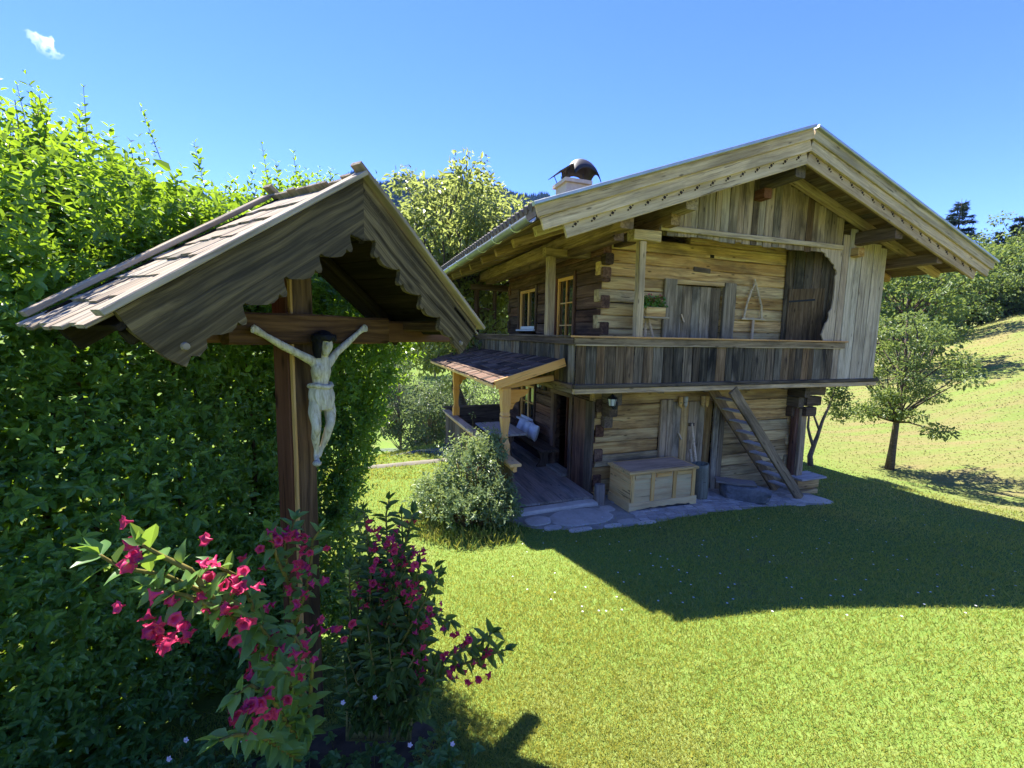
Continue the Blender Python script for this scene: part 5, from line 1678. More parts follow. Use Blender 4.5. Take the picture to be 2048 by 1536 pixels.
def spx(px, py, y):
    """point of the shrine frame on the plane y that projects to a pixel"""
    return sl(on_plane(px, py, SO + bv * y, bv))


apx = sl(APX)
YF = apx.y                         # front edge of the roof
ZR = apx.z
RW, RH, RD = 0.868 * SK, 0.61 * SK, 0.65 * SK
YB = YF + RD
roofs = {}
for sg in (-1, 1):
    d = Vector((sg * RW, 0, -RH)); Ln = d.length; d /= Ln
    nr = Vector((RH * sg, 0, RW)).normalized()
    roofs[sg] = (d, nr, Ln)
    P0 = Vector((0, 0, ZR))
    # boarding under the shingles
    x = 0.02
    while x < Ln - .03:
        w = min(0.15, Ln - x)
        c = P0 + d * (x + w / 2) - nr * 0.055
        board('roof_board', shrine, (c.x, YF + .03, c.z), (c.x, YB - .02, c.z), w - .004, .02, 'shrine_shade', up=d); x += w
    # shingle courses
    rows = 7
    for r_ in range(rows):
        y = YF + 0.055
        while y < YB - 0.06:
            w = R.uniform(.07, .11); w = min(w, YB - 0.03 - y)
            L = R.uniform(.25, .29)
            c = P0 + d * (0.10 + (Ln - 0.18) * r_ / (rows - 1) + R.uniform(-.015, .015)) - nr * (0.024 - R.uniform(0, .006))
            dd = (d * cos(.05) + nr * (sin(.05))).normalized()
            board('shingle', shrine, c - dd * L / 2 + Vector((0, y + w / 2, 0)), c + dd * L / 2 + Vector((0, y + w / 2, 0)), w - .004, .013, 'shrine_grey', up=(0, 1, 0), c=.003)
            y += w
    # edge boards over the shingle ends, front and back
    for yy in (YF + 0.02, YB - 0.02):
        e0 = -0.06 if sg > 0 else 0.0
        a, b = P0 + d * e0 + nr * .010, P0 + d * (Ln + 0.01) + nr * .010
        if sg < 0 and yy > YF + .1: a = P0 + d * 0.05 + nr * .012
        board('edge_board', shrine, (a.x, yy, a.z), (b.x, yy, b.z), .07, .022, 'shrine_grey', up=(0, 1, 0), n=5, wob=.002)
    # rafters at the gable
    for yy in (YF + .10, YB - .09):
        a, b = P0 - nr * .105 + d * .05, P0 + d * (Ln - .02) - nr * .105
        board('rafter', shrine, (a.x, yy, a.z), (b.x, yy, b.z), .05, .05, 'shrine_shade', up=nr)
    # scalloped fascia: upper edge straight, lower edge cut in waves
    def scallop(L, w0):
        pts = [(0, 0), (L, 0)]
        low = []
        n = 5; seg = (L - 0.16) / n
        low.append((L + 0.005, -w0 * .30)); low.append((L - 0.02, -w0 * .80)); low.append((L - .045, -w0 * 1.02)); low.append((L - .08, -w0 * .93)); low.append((L - .10, -w0 * 1.0)); low.append((L - .14, -w0 * .96)); low.append((L - .155, -w0 * .86))
        x = L - .16
        for k in range(n):
            for (u, v) in ((.10, .86), (.25, .93), (.40, .97), (.52, .95), (.60, .90), (.63, .98), (.70, 1.0), (.76, .96), (.80, .84), (.86, .74), (.93, .73), (.98, .80)):
                low.append((x - seg * u, -w0 * v))
            x -= seg
        low.append((0.0, -w0 * .90))
        return pts + low
    w0 = 0.215 * SK
    ln = Ln - 0.03
    O_ = P0 - nr * 0.010
    M = Matrix(((d.x, 0, 0, O_.x), (0, 0, -sg, YF + 0.045), (d.z, 0, 0, O_.z), (0, 0, 0, 1)))
    nn = nr
    M = Matrix(((d.x, nn.x, 0, O_.x), (0, 0, 1.0, YF + 0.04 + (.004 if sg > 0 else 0)), (d.z, nn.z, 0, O_.z), (0, 0, 0, 1)))
    out = scallop(ln, w0)
    # trim at the ridge so that both boards meet on the centre line
    cutx = lambda y_: -y_ * (RH / RW) * 1.0
    out = [(max(x_, cutx(y_) + .003), y_) for x_, y_ in out]
    f_ = prism('fascia', shrine, out, .028, 'shrine_fascia', M)
    # nail knob at the lower end
    kx = O_ + d * (ln - .085) - nn * (w0 * .78)
    a = Acc(); a.tube([(kx.x, YF + .028, kx.z), (kx.x, YF + .015, kx.z)], [.016, .012], 10); a.ob('peg', 'shrine_grey', shrine)
    # back gable board, plain
    out2 = [(0, -.0), (Ln - .03, 0), (Ln - .03, -w0 * .7), (0, -w0 * .7)]
    out2 = [(max(x_, cutx(y_) + .003), y_) for x_, y_ in out2]
    M2 = M.copy(); M2[1][3] = YB - .06
    prism('back_fascia', shrine, out2, .025, 'shrine_shade', M2)
# ridge board end that rises past the left slope
# cross: post with brown back plank, light edge strip, dark front face
PX = spx(627, 850, -0.02).x
post_x = 0.0
topz = ZR - .16
pcx = spx(604, 800, 0.0).x
base_z = -0.25
board('post', shrine, (pcx, 0.03, base_z), (pcx, 0.03, topz), .13, .12, 'shrine_dark', up=(1, 0, 0), n=8, wob=.003)
board('side_plank', shrine, (pcx - .082, 0.035, base_z + .2), (pcx - .082, 0.035, topz - .05), .125, .022, 'shrine_red', up=(0, 1, 0), n=3, wob=.001)
board('edge_strip', shrine, (pcx - .078, -0.044, base_z + .5), (pcx - .078, -0.044, topz - .25), .013, .026, 'shrine_edge', up=(1, 0, 0), n=8, wob=.002)
# tie beam of the roof, and the cross arm in front of it
zt_ = spx(640, 632, -.03).z; zb_ = spx(640, 690, -.03).z
zm = (zt_ + zb_) / 2
xl, xr = spx(392, 668, .05).x, spx(905, 662, .05).x
board('tie_beam', shrine, (xl, .055, zm), (xr, .055, zm), (zt_ - zb_) * .86, .09, 'shrine_red', n=6, wob=.002)
xl, xr = spx(447, 655, -.05).x, spx(768, 655, -.05).x
board('cross_arm', shrine, (xl, -.055, zm + .005), (xr, -.055, zm + .005), (zt_ - zb_), .075, 'shrine_dark', n=7, wob=.003)
for sg in (-1, 1):
    d, nr, Ln = roofs[sg]
    e = Vector((0, 0, ZR)) + d * (Ln - .18) - nr * .12
    board('purlin', shrine, (e.x, YF + .10, e.z), (e.x, YB - .04, e.z), .07, .07, 'shrine_dark')
board('ridge_beam', shrine, (0, YF + .08, ZR - .16), (0, YB - .04, ZR - .16), .08, .07, 'shrine_dark')

# ---- carved figure on the cross
FY = -0.115


def fp(px, py, dy=0.0):
    p = spx(px, py, FY + dy); return p


def carve(chains, blobs, voxel, mat, name, parent, origin):
    """Tapered limbs and swellings merged into one continuous carved body."""
    acc = Acc()
    for ch in chains:
        pts = [Vector(p) for p, r_ in ch]; rs = [r_ for p, r_ in ch]
        # smooth the chain
        P_ = []; R_ = []
        for i in range(len(pts) - 1):
            for k in range(4):
                P_.append(pts[i].lerp(pts[i + 1], k / 4)); R_.append(rs[i] + (rs[i + 1] - rs[i]) * k / 4)
        P_.append(pts[-1]); R_.append(rs[-1])
        acc.tube(P_, R_, 10)
        for p, r_ in ((P_[0], R_[0]), (P_[-1], R_[-1])):
            blobs = blobs + [(p, (r_, r_, r_))]
    for p, (rx, ry, rz) in blobs:
        V = []; Fc = []
        for i in range(9):
            th = pi * i / 8
            for j in range(12):
                ph = 2 * pi * j / 12
                V.append((p[0] + rx * sin(th) * cos(ph), p[1] + ry * sin(th) * sin(ph), p[2] + rz * cos(th)))
        for i in range(8):
            for j in range(12): Fc.append((i * 12 + j, i * 12 + (j + 1) % 12, (i + 1) * 12 + (j + 1) % 12, (i + 1) * 12 + j))
        acc.add(V, Fc)
    me = mesh_py(name, [Vector(v) - origin for v in acc.V], acc.F, mat, True)
    o = ob(name, me, parent)
    m = o.modifiers.new('remesh', 'REMESH'); m.mode = 'VOXEL'; m.voxel_size = voxel; m.use_smooth_shade = True
    s = o.modifiers.new('smooth', 'SMOOTH'); s.factor = .5; s.iterations = 4
    dg = bpy.context.evaluated_depsgraph_get()
    me2 = bpy.data.meshes.new_from_object(o.evaluated_get(dg))
    o.modifiers.clear(); o.data = me2
    if not me2.materials: me2.materials.append(MATS[mat])
    return o


hipc = fp(641, 790)
fig = thing('carved_figure', 'pale weathered carved figure with raised arms nailed to the wooden cross', 'statue', SO + qv * hipc.x + bv * hipc.y + Vector((0, 0, hipc.z)), QH)
chains = [
    [(fp(512, 660), .020), (fp(530, 671), .015), (fp(568, 693), .021), (fp(592, 705), .020), (fp(625, 722), .026), (fp(637, 733), .032)],
    [(fp(727, 657), .018), (fp(716, 666), .014), (fp(692, 688), .020), (fp(672, 706), .021), (fp(657, 726), .027), (fp(648, 735), .03)],
    [(fp(643, 722), .042), (fp(642, 742), .052), (fp(641, 766), .040), (fp(641, 790), .046)],
    [(fp(633, 795), .036), (fp(629, 825, -.014), .033), (fp(633, 850, -.04), .025), (fp(633, 858, -.042), .024), (fp(631, 875, -.018), .023), (fp(633, 898, -.004), .014), (fp(632, 910), .013), (fp(635, 926, -.03), .016)],
    [(fp(653, 795), .035), (fp(660, 823, -.014), .033), (fp(661, 845, -.04), .025), (fp(659, 853, -.042), .023), (fp(652, 876, -.018), .021), (fp(643, 898, -.0), .013), (fp(638, 912), .013)],
    [(fp(645, 722), .026), (fp(649, 702, -.02), .024)],
]
blobs = [(fp(636, 742, -.02), (.036, .030, .045)), (fp(650, 742, -.02), (.034, .030, .042)), (fp(651, 690, -.035), (.036, .042, .05)), (fp(652, 700, -.05), (.022, .024, .034)), (fp(654, 692, -.08), (.007, .010, .016)),
         (fp(508, 657, -.008), (.016, .012, .020)), (fp(729, 654, -.008), (.014, .012, .018)), (fp(634, 927, -.05), (.02, .03, .016))]
# fingers, curled at the nail
for (hx, hy, sx) in ((508, 657, -1), (729, 655, 1)):
    for k in range(4):
        chains.append([(fp(hx, hy, -.008), .006), (fp(hx + sx * (5 - abs(k - 1.5)), hy - 3 + k * 3.0, -.016), .0055), (fp(hx + sx * (6 - abs(k - 1.5)), hy - 1 + k * 3.0, -.03), .0045)])
    chains.append([(fp(hx, hy + 3, -.008), .006), (fp(hx + sx * 1, hy + 8, -.022), .005)])
body = carve(chains, blobs, .0055, 'painted_wood', 'body', fig, hipc)
# folded loincloth: radial pleats round the hips
V = []; Fc = []
nr_, ns = 14, 48
tpz, btz = fp(641, 771).z, fp(641, 818).z
for i in range(nr_ + 1):
    k = i / nr_; z = tpz + (btz - tpz) * k
    for j in range(ns):
        an = 2 * pi * j / ns
        rx = .054 + .016 * sin(pi * min(1, k * 1.2)) - .004 * k; ry = .046 + .008 * sin(pi * k)
        pl_ = 1 + .10 * sin(an * 9 + 3 * k * cos(an)) * (0.3 + k)
        cx_ = fp(641 + 2 * k, 771 + 55 * k).x
        V.append((cx_ + rx * pl_ * cos(an) - hipc.x, FY - .012 * k + ry * pl_ * sin(an) - hipc.y, z - .02 * abs(cos(an)) * (1 - k) * 0 - hipc.z + (.018 * (1 - k) * 0)))
for i in range(nr_):
    for j in range(ns): Fc.append((i * ns + j, i * ns + (j + 1) % ns, (i + 1) * ns + (j + 1) % ns, (i + 1) * ns + j))
Fc.append(tuple(range(ns))); Fc.append(tuple(range(nr_ * ns, (nr_ + 1) * ns)))
ob('loincloth', mesh_py('loincloth', V, Fc, 'painted_wood', True), fig)
# rolled waist of the cloth
a = Acc()
cxw = fp(641, 772).x
a.tube([(cxw + .058 * cos(t_) - hipc.x, .050 * sin(t_) + FY - hipc.y, tpz + .006 * sin(2 * t_ + 1) - hipc.z) for t_ in np.linspace(0, 2 * pi, 28)], [.013] * 28, 7, cap=False)
a.ob('waist_roll', 'painted_wood', fig, smooth=True)
# dark hair and thorn crown
hc = fp(648, 676, -.025)
chains = []
for k in range(26):
    t_ = 2 * pi * k / 26
    p0 = hc + Vector((.050 * cos(t_), .048 * sin(t_), .004 + .010 * sin(k * 2.2)))
    p1 = hc + Vector((.056 * cos(t_ + .5), .054 * sin(t_ + .5), .012 * cos(k * 1.7)))
    chains.append([(p0, .011), (p1, .011)])
for t_ in np.linspace(.35 * pi, 1.15 * pi, 9):
    chains.append([(hc + Vector((.040 * cos(t_), .040 * sin(t_), .0)), .015), (hc + Vector((.050 * cos(t_), .044 * sin(t_), -.05)), .014), (hc + Vector((.046 * cos(t_), .040 * sin(t_), -.10)), .008)])
carve([[(p - hipc, r_) for p, r_ in ch] for ch in chains], [(hc - hipc + Vector((0, .004, .012)), (.046, .046, .030))], .006, 'black_wood', 'hair', fig, Vector((0, 0, 0)))

# ------------------------------------------------------------------ finish the hedge: leaves clear of the shrine
P, D, Nn, LL, lv = HEDGE
rel = P - np.array(SO)[None]
xq = rel @ np.array(qv); yb_ = rel @ np.array(bv)
inside = (np.abs(xq) < RW + .05) & (yb_ < YB + .03) & (yb_ > YF - .4) & (P[:, 2] - SO.z > ZR - RH - .45)
inside |= (np.abs(xq - pcx) < .14) & (yb_ < .14) & (yb_ > -.3)
m = ~inside
P, D, Nn, LL, lv = P[m], D[m], Nn[m], LL[m], lv[m]
near = np.linalg.norm(P - np.array(EYE)[None], axis=1)
order = np.argsort(near)
v_ = (P - np.array(EYE)); dep = v_ @ np.array(c_f); ux = CXP + F_PX * (v_ @ np.array(c_r)) / dep; uy = CYP - F_PX * (v_ @ np.array(c_u)) / dep
infr = (dep > .3) & (ux > 0) & (ux < 2048) & (uy > 0) & (uy < 1536)
pick = [i for i in order if infr[i]][:300]
pk = np.zeros(len(P), bool); pk[pick] = True
o = ob('foliage', leaves_mesh('foliage', P[~pk] - HL, D[~pk], Nn[~pk], LL[~pk], LL[~pk] * .46, 'leaf_hedge', lv[~pk]), hedge); o['kind'] = 'stuff'
lm = [leaves_mesh('leaf', np.zeros((1, 3)), np.array([[1., 0, 0]]), np.array([[0, 0, 1.]]), .048, .022, 'leaf_hedge', np.array([q])) for q in (.3, .5, .7)]
for i in pick:
    M = frame(Vector(P[i] - HL), Vector(D[i]), Vector(np.cross(Nn[i], D[i])))
    ob('leaf', lm[i % 3], hedge, M @ Matrix.Scale(LL[i] / .048, 4))
o = tw.ob('twigs', 'twig', hedge); o['kind'] = 'stuff'
# main stems inside the hedge
ac = Acc()
for a_ in np.arange(A0, A1 - .1, .27):
    for c_ in (.45, .8):
        p0 = Vector(hedge_pt(np.array([a_ + R.uniform(-.08, .08)]), np.array([c_]), np.array([0.0]))[0]); p0.z = gz(p0.x, p0.y) - .1
        q0 = p0 + Vector((R.uniform(-.25, .25), R.uniform(-.25, .25), 1.7)); q1 = q0 + Vector((R.uniform(-.2, .2), R.uniform(-.2, .2), 1.6))
        hl = Vector(HL); ac.tube([p0 - hl, q0 - hl, q1 - hl], [.022, .016, .006], 5)
o = ac.ob('stems', 'twig', hedge); o['kind'] = 'stuff'


# ------------------------------------------------------------------ flowering shrubs
def curved_leaf(L, W, mat, droop, fold, tone, wav=0.0):
    V = []; Q = []; n = 6
    prof = [0.0, .62, .98, .92, .62, .28, 0.0]
    for i in range(n + 1):
        k = i / n; w = W * .5 * prof[i]
        zc = -droop * L * k * k; x = L * k * (1 - .25 * droop * k)
        e = fold * w + wav * W * sin(k * 9)
        V += [(x, -w, zc + e), (x, 0, zc), (x, w, zc + e * .9 - wav * W * .5)]
    for i in range(n):
        b0 = i * 3; Q += [(b0, b0 + 3, b0 + 4, b0 + 1), (b0 + 1, b0 + 4, b0 + 5, b0 + 2)]
    me = mesh_np('leaf', V, quads=Q, mat=mat, lv=np.full(len(V), tone), smooth=True)
    return me


def funnel(mat, L, tone):
    """five-lobed trumpet flower opening along +X"""
    V = []; Q = []; n = 15
    ring = [(0, .003), (.35, .0045), (.6, .009), (.82, .0125), (.95, .017), (1.0, .022)]
    for i, (k, r_) in enumerate(ring):
        for j in range(n):
            an = 2 * pi * j / n; lob = 1 + ((abs(cos(2.5 * an)) ** .7 - .6) * .55 if i >= 4 else 0) * (1 if i == 5 else .4)
            V.append((k * L - (.006 * (1 - cos(5 * an)) * (i == 5)), r_ * lob * cos(an) * L / .033, r_ * lob * sin(an) * L / .033))
    for i in range(len(ring) - 1):
        for j in range(n): Q.append((i * n + j, i * n + (j + 1) % n, (i + 1) * n + (j + 1) % n, (i + 1) * n + j))
    return mesh_np('flower', V, quads=Q, mat=mat, lv=np.full(len(V), tone), smooth=True)


def leaf_set(mat): return [curved_leaf(1.0, .44, mat, dr, fo_, tn, .03) for dr, fo_, tn in ((.25, .25, .2), (.45, .3, .5), (.6, .2, .75), (.15, .35, .95))]


flowers = [funnel('petal', .036, t_) for t_ in (.15, .5, .85)]


def shrub(name, label, basepix, stems, fl, mat, leafL, nmax=290, group=None, leaf_step=.055):
    """stems: list of [(px, py, depth) ...] shoots; fl: (px, py, depth, count) flower bunches."""
    b = basepix
    T = thing(name, label, 'shrub', b, 0, group)
    lms = leaf_set(mat); ac = Acc(); cnt = 0; spots = []
    for stpix in stems:
        pts = [at_depth(*p) - b for p in stpix]
        L = sum((q - p).length for p, q in zip(pts[:-1], pts[1:]))
        fine = []
        for p, q in zip(pts[:-1], pts[1:]):
            for k in range(4): fine.append(p.lerp(q, k / 4))
        fine.append(pts[-1])
        ac.tube(fine, [.0065 * (1 - .75 * i / len(fine)) + .0012 for i in range(len(fine))], 6)
        # leaf pairs
        acc_l = 0; nxt = L * R.uniform(.10, .2); flip = 0
        for p, q in zip(fine[:-1], fine[1:]):
            seg = (q - p).length
            while acc_l + seg > nxt:
                k = (nxt - acc_l) / seg; c = p.lerp(q, k); d = (q - p).normalized()
                side = d.cross(Vector((0, 0, 1))) if flip % 2 == 0 else d.cross(d.cross(Vector((0, 0, 1))))
                if side.length < .05: side = Vector((1, 0, 0))
                side.normalize()
                for sg in (-1, 1):
                    dd = (d * R.uniform(.35, .9) + side * sg + Vector((R.uniform(-.25, .25), R.uniform(-.25, .25), R.uniform(-.15, .25)))).normalized()
                    spots.append((c, dd, leafL * R.uniform(.6, 1.15)))
                nxt += leaf_step * R.uniform(.7, 1.3); flip += 1
            acc_l += seg
        d = (fine[-1] - fine[-2]).normalized()
        for k in range(3):
            spots.append((fine[-1], (d + Vector((R.uniform(-.5, .5), R.uniform(-.5, .5), R.uniform(-.1, .5)))).normalized(), leafL * R.uniform(.6, .9)))
    ac.ob('stems', 'green_stem', T, smooth=True)
    R.shuffle(spots)
    for i, (c, dd, l) in enumerate(spots):
        up = Vector((R.uniform(-.4, .4), R.uniform(-.6, .2), 1.0))
        z_ = up; y_ = z_.cross(dd)
        if y_.length < .05: y_ = Vector((0, 1, 0))
        M = frame(c, dd, y_)
        if i < nmax: ob('leaf', lms[R.randrange(4)], T, M @ Matrix.Scale(l, 4))
    rest = spots[nmax:]
    if rest:
        PP = np.array([tuple(c) for c, _, _ in rest]); DD = np.array([tuple(d) for _, d, _ in rest]); l = np.array([x for _, _, x in rest])
        o = ob('foliage', leaves_mesh('foliage', PP, DD, rand_dirs(len(PP)) * .5 + np.array([0, -.2, 1]), l, l * .44, mat, rng.random(len(PP)), droop=.35), T); o['kind'] = 'stuff'
    nf = 0
    for (px, py, dep, n) in fl:
        c = at_depth(px, py, dep) - b
        for k in range(n + 1):
            off = Vector((R.gauss(0, .026), R.gauss(0, .02), R.gauss(0, .026)))
            dd = Vector((R.uniform(-1, 1), R.uniform(-1.2, .2), R.uniform(-1.2, .25))).normalized()
            M = frame(c + off, dd, Vector((R.uniform(-1, 1), R.uniform(-1, 1), .3)))
            ob('flower', flowers[R.randrange(3)], T, M @ Matrix.Scale(R.uniform(.45, .72), 4)); nf += 1
    return T


d1 = 1.45
bs = gdepth(600, 1.5); bs.z = gz(bs.x, bs.y)
root = lambda px, y: (px, 1500, y)
st1 = [
    [(600, 1480, 1.50), (560, 1360, 1.37), (490, 1250, 1.18), (420, 1190, 1.00), (330, 1150, 0.96), (240, 1135, 0.93), (200, 1110, 0.92)],
    [(490, 1250, 1.18), (430, 1215, 1.00), (370, 1190, 0.95), (310, 1180, 0.92)],
    [(420, 1190, 1.00), (380, 1140, 0.97), (320, 1110, 0.95), (285, 1090, 0.93)],
    [(530, 1290, 1.28), (500, 1200, 1.19), (470, 1150, 1.10), (430, 1130, 1.04)],
    [(610, 1480, 1.55), (590, 1300, 1.50), (580, 1180, 1.48), (570, 1090, 1.46), (590, 1040, 1.46)],
    [(590, 1250, 1.50), (620, 1150, 1.46), (625, 1080, 1.44), (640, 1060, 1.44)],
    [(585, 1180, 1.48), (555, 1120, 1.40), (540, 1060, 1.36)],
    [(610, 1500, 1.46), (570, 1440, 1.25), (540, 1390, 1.14), (500, 1370, 1.06), (470, 1390, 1.00)],
    [(610, 1500, 1.46), (590, 1400, 1.25), (570, 1340, 1.16), (540, 1330, 1.10)],
    [(615, 1500, 1.46), (620, 1400, 1.29), (625, 1330, 1.25), (600, 1290, 1.22), (590, 1270, 1.22)],
    [(600, 1520, 1.42), (520, 1470, 1.09), (470, 1470, 0.96), (440, 1480, 0.93)],
    [(560, 1360, 1.37), (540, 1280, 1.25), (520, 1250, 1.19)],
]
fl1 = [(320, 1230, 0.92, 3), (296, 1252, 0.92, 4), (365, 1200, 0.93, 3), (370, 1245, 0.93, 6), (300, 1215, 0.92, 2), (268, 1100, 0.93, 2), (285, 1080, 0.93, 2), (425, 1140, 0.99, 3), (465, 1165, 1.06, 4), (485, 1155, 1.12, 3), (478, 1185, 1.09, 4), (440, 1185, 1.04, 2), (475, 1240, 1.10, 5), (430, 1248, 1.00, 2), (550, 1100, 1.39, 4), (545, 1075, 1.37, 3), (585, 1070, 1.43, 4), (575, 1045, 1.43, 3), (620, 1095, 1.43, 4), (608, 1118, 1.43, 4), (575, 1172, 1.43, 4), (628, 1148, 1.43, 3), (545, 1235, 1.30, 4), (560, 1275, 1.28, 3), (600, 1285, 1.22, 3), (510, 1290, 1.21, 3), (525, 1310, 1.26, 3), (640, 1235, 1.38, 3), (670, 1250, 1.39, 3), (600, 1345, 1.17, 4), (545, 1385, 1.10, 3), (535, 1410, 1.08, 3), (490, 1415, 1.03, 5), (500, 1400, 1.03, 3), (485, 1455, 1.01, 2)]
shrub('weigela_shrub', 'flowering shrub with deep pink trumpet blooms arching in front of the shrine post', bs, st1, fl1, 'leaf_weigela', .066, leaf_step=.032)
bs2 = gdepth(770, 2.0); bs2.z = gz(bs2.x, bs2.y)
st2 = []
rr2 = random.Random(21)
for k in range(62):
    x0 = rr2.uniform(690, 830); xt = rr2.uniform(680, 880); yt = rr2.uniform(1020, 1320) if 700 < xt < 830 else rr2.uniform(1130, 1350); dd_ = rr2.uniform(1.85, 2.25)
    st2.append([(x0, 1480, 2.0), (x0 + (xt - x0) * .3, 1480 - (1480 - yt) * .45, 2.0), (x0 + (xt - x0) * .75, yt + 60, dd_), (xt, yt, dd_)])
st2 += [[(770, 1480, 2.0), (775, 1250, 2.0), (775, 1100, 2.0), (772, 1030, 2.0), (778, 1000, 2.0)],
        [(800, 1470, 2.0), (850, 1370, 1.95), (920, 1330, 1.9), (980, 1310, 1.85), (1010, 1300, 1.82)], [(850, 1370, 1.95), (900, 1310, 1.9), (960, 1290, 1.88), (985, 1265, 1.86)], [(820, 1400, 1.95), (850, 1400, 1.92), (860, 1370, 1.9)], [(830, 1250, 1.95), (870, 1230, 1.92), (900, 1245, 1.9)]]
fl2 = [(rr2.uniform(715, 850), rr2.uniform(1050, 1330), rr2.uniform(1.78, 2.0), rr2.randint(2, 4)) for k in range(26)] + [(885, 1320, 1.88, 3), (930, 1280, 1.88, 4), (960, 1290, 1.86, 3), (900, 1275, 1.88, 3), (910, 1340, 1.88, 4), (965, 1335, 1.85, 3), (935, 1345, 1.86, 2), (845, 1355, 1.9, 3), (975, 1310, 1.84, 2), (865, 1235, 1.9, 3), (835, 1170, 1.9, 4), (860, 1215, 1.9, 3)]
shrub('weigela_shrub', 'dense dark-leaved flowering shrub with crimson blooms to the right of the shrine post', bs2, st2, fl2, 'leaf_weigela_dark', .070, leaf_step=.030)

# low herb plants at the foot of the shrine, with pale violet flowers
hb = gdepth(700, 1.55); hb.z = gz(hb.x, hb.y)
herb = thing('herb_patch', 'low leafy cranesbill with pale violet flowers at the foot of the shrine', 'plant', hb)
PP = []; 
for k in range(420):
    px = R.uniform(330, 930); y = R.uniform(1.25, 2.1)
    p = gdepth(px, y); p.z = gz(p.x, p.y)
    PP.append((p - hb, R.uniform(.06, .22)))
ac = Acc(); P = []; D = []; L_ = []
for p, hh in PP:
    tip = p + Vector((R.uniform(-.06, .06), R.uniform(-.06, .06), hh)); ac.tube([p, tip], [.0025, .0015], 3, cap=False)
    for q in range(6):
        an = 2 * pi * q / 6 + R.random(); P.append(tip); D.append((cos(an), sin(an), R.uniform(-.1, .3))); L_.append(R.uniform(.025, .05))
P = np.array([tuple(p) for p in P]); n_ = len(P)
o = ob('foliage', leaves_mesh('foliage', P, np.array(D), np.tile([[0, 0, 1.]], (n_, 1)) + rng.normal(0, .25, (n_, 3)), np.array(L_), np.array(L_) * .6, 'leaf_weigela', rng.random(n_) * .7), herb); o['kind'] = 'stuff'
o = ac.ob('stems', 'green_stem', herb); o['kind'] = 'stuff'
for px, py, y in ((372, 1480, 1.6), (338, 1518, 1.55), (450, 1478, 1.5), (486, 1482, 1.55), (686, 1405, 1.8), (750, 1395, 1.85), (820, 1490, 1.7), (905, 1488, 1.75)):
    c = at_depth(px, py, y) - hb
    Dd = np.array([[cos(2 * pi * k / 5), .3 * sin(2 * pi * k / 5), sin(2 * pi * k / 5)] for k in range(5)])
    ob('flower', leaves_mesh('flower', np.tile(np.array(c)[None], (5, 1)), Dd, np.tile([[0, -1., .3]], (5, 1)), .012, .010, 'petal_pale', np.full(5, .5)), herb)

# soil under the shrubs
V = []; Fc = []
n_ = 28
c0 = gdepth(640, 1.95)
for i in range(n_ + 1):
    for j in range(n_ + 1):
        u, v = -1 + 2 * i / n_, -1 + 2 * j / n_
        k = max(abs(u), abs(v)); l = hypot(u, v) or 1
        x, y = u * k / l * .8, v * k / l * .42
        x2, y2 = x * cos(.5) - y * sin(.5), x * sin(.5) + y * cos(.5)
        X_, Y_ = c0.x + x2 - .1, c0.y + y2
        V.append((X_, Y_, gz(X_, Y_) + .012 - .05 * max(0, k - .85) / .15))
for i in range(n_):
    for j in range(n_): b0 = i * (n_ + 1) + j; Fc.append((b0, b0 + n_ + 1, b0 + n_ + 2, b0 + 1))
o = ob('flower_bed', mesh_py('flower_bed', V, Fc, 'soil', True)); o['kind'] = 'structure'; o['label'] = 'bare soil bed round the shrine post'; o['category'] = 'soil'

# ------------------------------------------------------------------ bush by the porch
pc = ground_hit(935, 1052)
bush = thing('porch_bush', 'rounded grey-green leafy bush growing against the porch rail', 'bush', pc)
P = []; D = []; Nn = []; LL = []; lv = []
ac = Acc()
lobes = [((-.35, .25, .45), (.55, .5, .48)), ((.25, .15, .5), (.55, .5, .5)), ((.0, .55, .95), (.5, .45, .45)), ((.55, .05, .25), (.42, .4, .36)), ((-.1, -.1, .35), (.55, .4, .42)), ((.35, .75, 1.05), (.35, .4, .40)), ((-.55, .45, .3), (.35, .4, .36))]
for c, r_ in lobes:
    n = 190
    d = rand_dirs(n); d[:, 2] = np.abs(d[:, 2]) * 1.0 - .25
    b0 = np.array(c) * np.array([1, 1, .9]) + d * np.array(r_) * rng.uniform(.45, 1.12, (n, 1)) * .85
    dd = unit(d + np.array([0, 0, .6]) + rng.normal(0, .3, (n, 3)))
    ln_ = rng.uniform(.10, .28, n)
    a_, b_, c_, l_, v_ = shoot_leaves(b0, dd, 4, ln_, .070, 'f')
    P.append(a_); D.append(b_); Nn.append(c_); LL.append(l_); lv.append(v_)
    for i in range(0, n, 8): ac.tube([(c[0] * .3, c[1] * .4, 0), tuple(b0[i] * .6), tuple(b0[i])], [.012, .007, .003], 4, cap=False)
# thin upright sprays with pale small leaves
for px, py in ((960, 850), (930, 870), (985, 880), (1000, 900), (905, 900), (945, 830), (1005, 915), (890, 930)):
    tip = on_plane(px, py, hw(-1.95, 0), E1) - pc
    st_ = Vector((tip.x * .5, tip.y * .5, .2)); ac.tube([st_, st_.lerp(tip, .5) + Vector((.05, 0, .05)), tip], [.01, .006, .003], 4)
    n = 26; kk = rng.uniform(.3, 1.05, n)
    P.append(np.array(st_)[None] + (np.array(tip) - np.array(st_))[None] * kk[:, None] + rng.normal(0, .05, (n, 3))); D.append(rand_dirs(n)); Nn.append(rand_dirs(n)); LL.append(rng.uniform(.04, .06, n)); lv.append(rng.uniform(.6, 1, n))
P, D, Nn, LL, lv = [np.concatenate(x) for x in (P, D, Nn, LL, lv)]
keepm = P[:, 2] > .01
rs = (P + np.array(pc)) - np.array(HO); sloc = rs @ np.array(E1)
keepm &= sloc < -1.80
o = ob('foliage', leaves_mesh('foliage', P[keepm], D[keepm], Nn[keepm], LL[keepm], LL[keepm] * .45, 'leaf_bush', lv[keepm]), bush); o['kind'] = 'stuff'
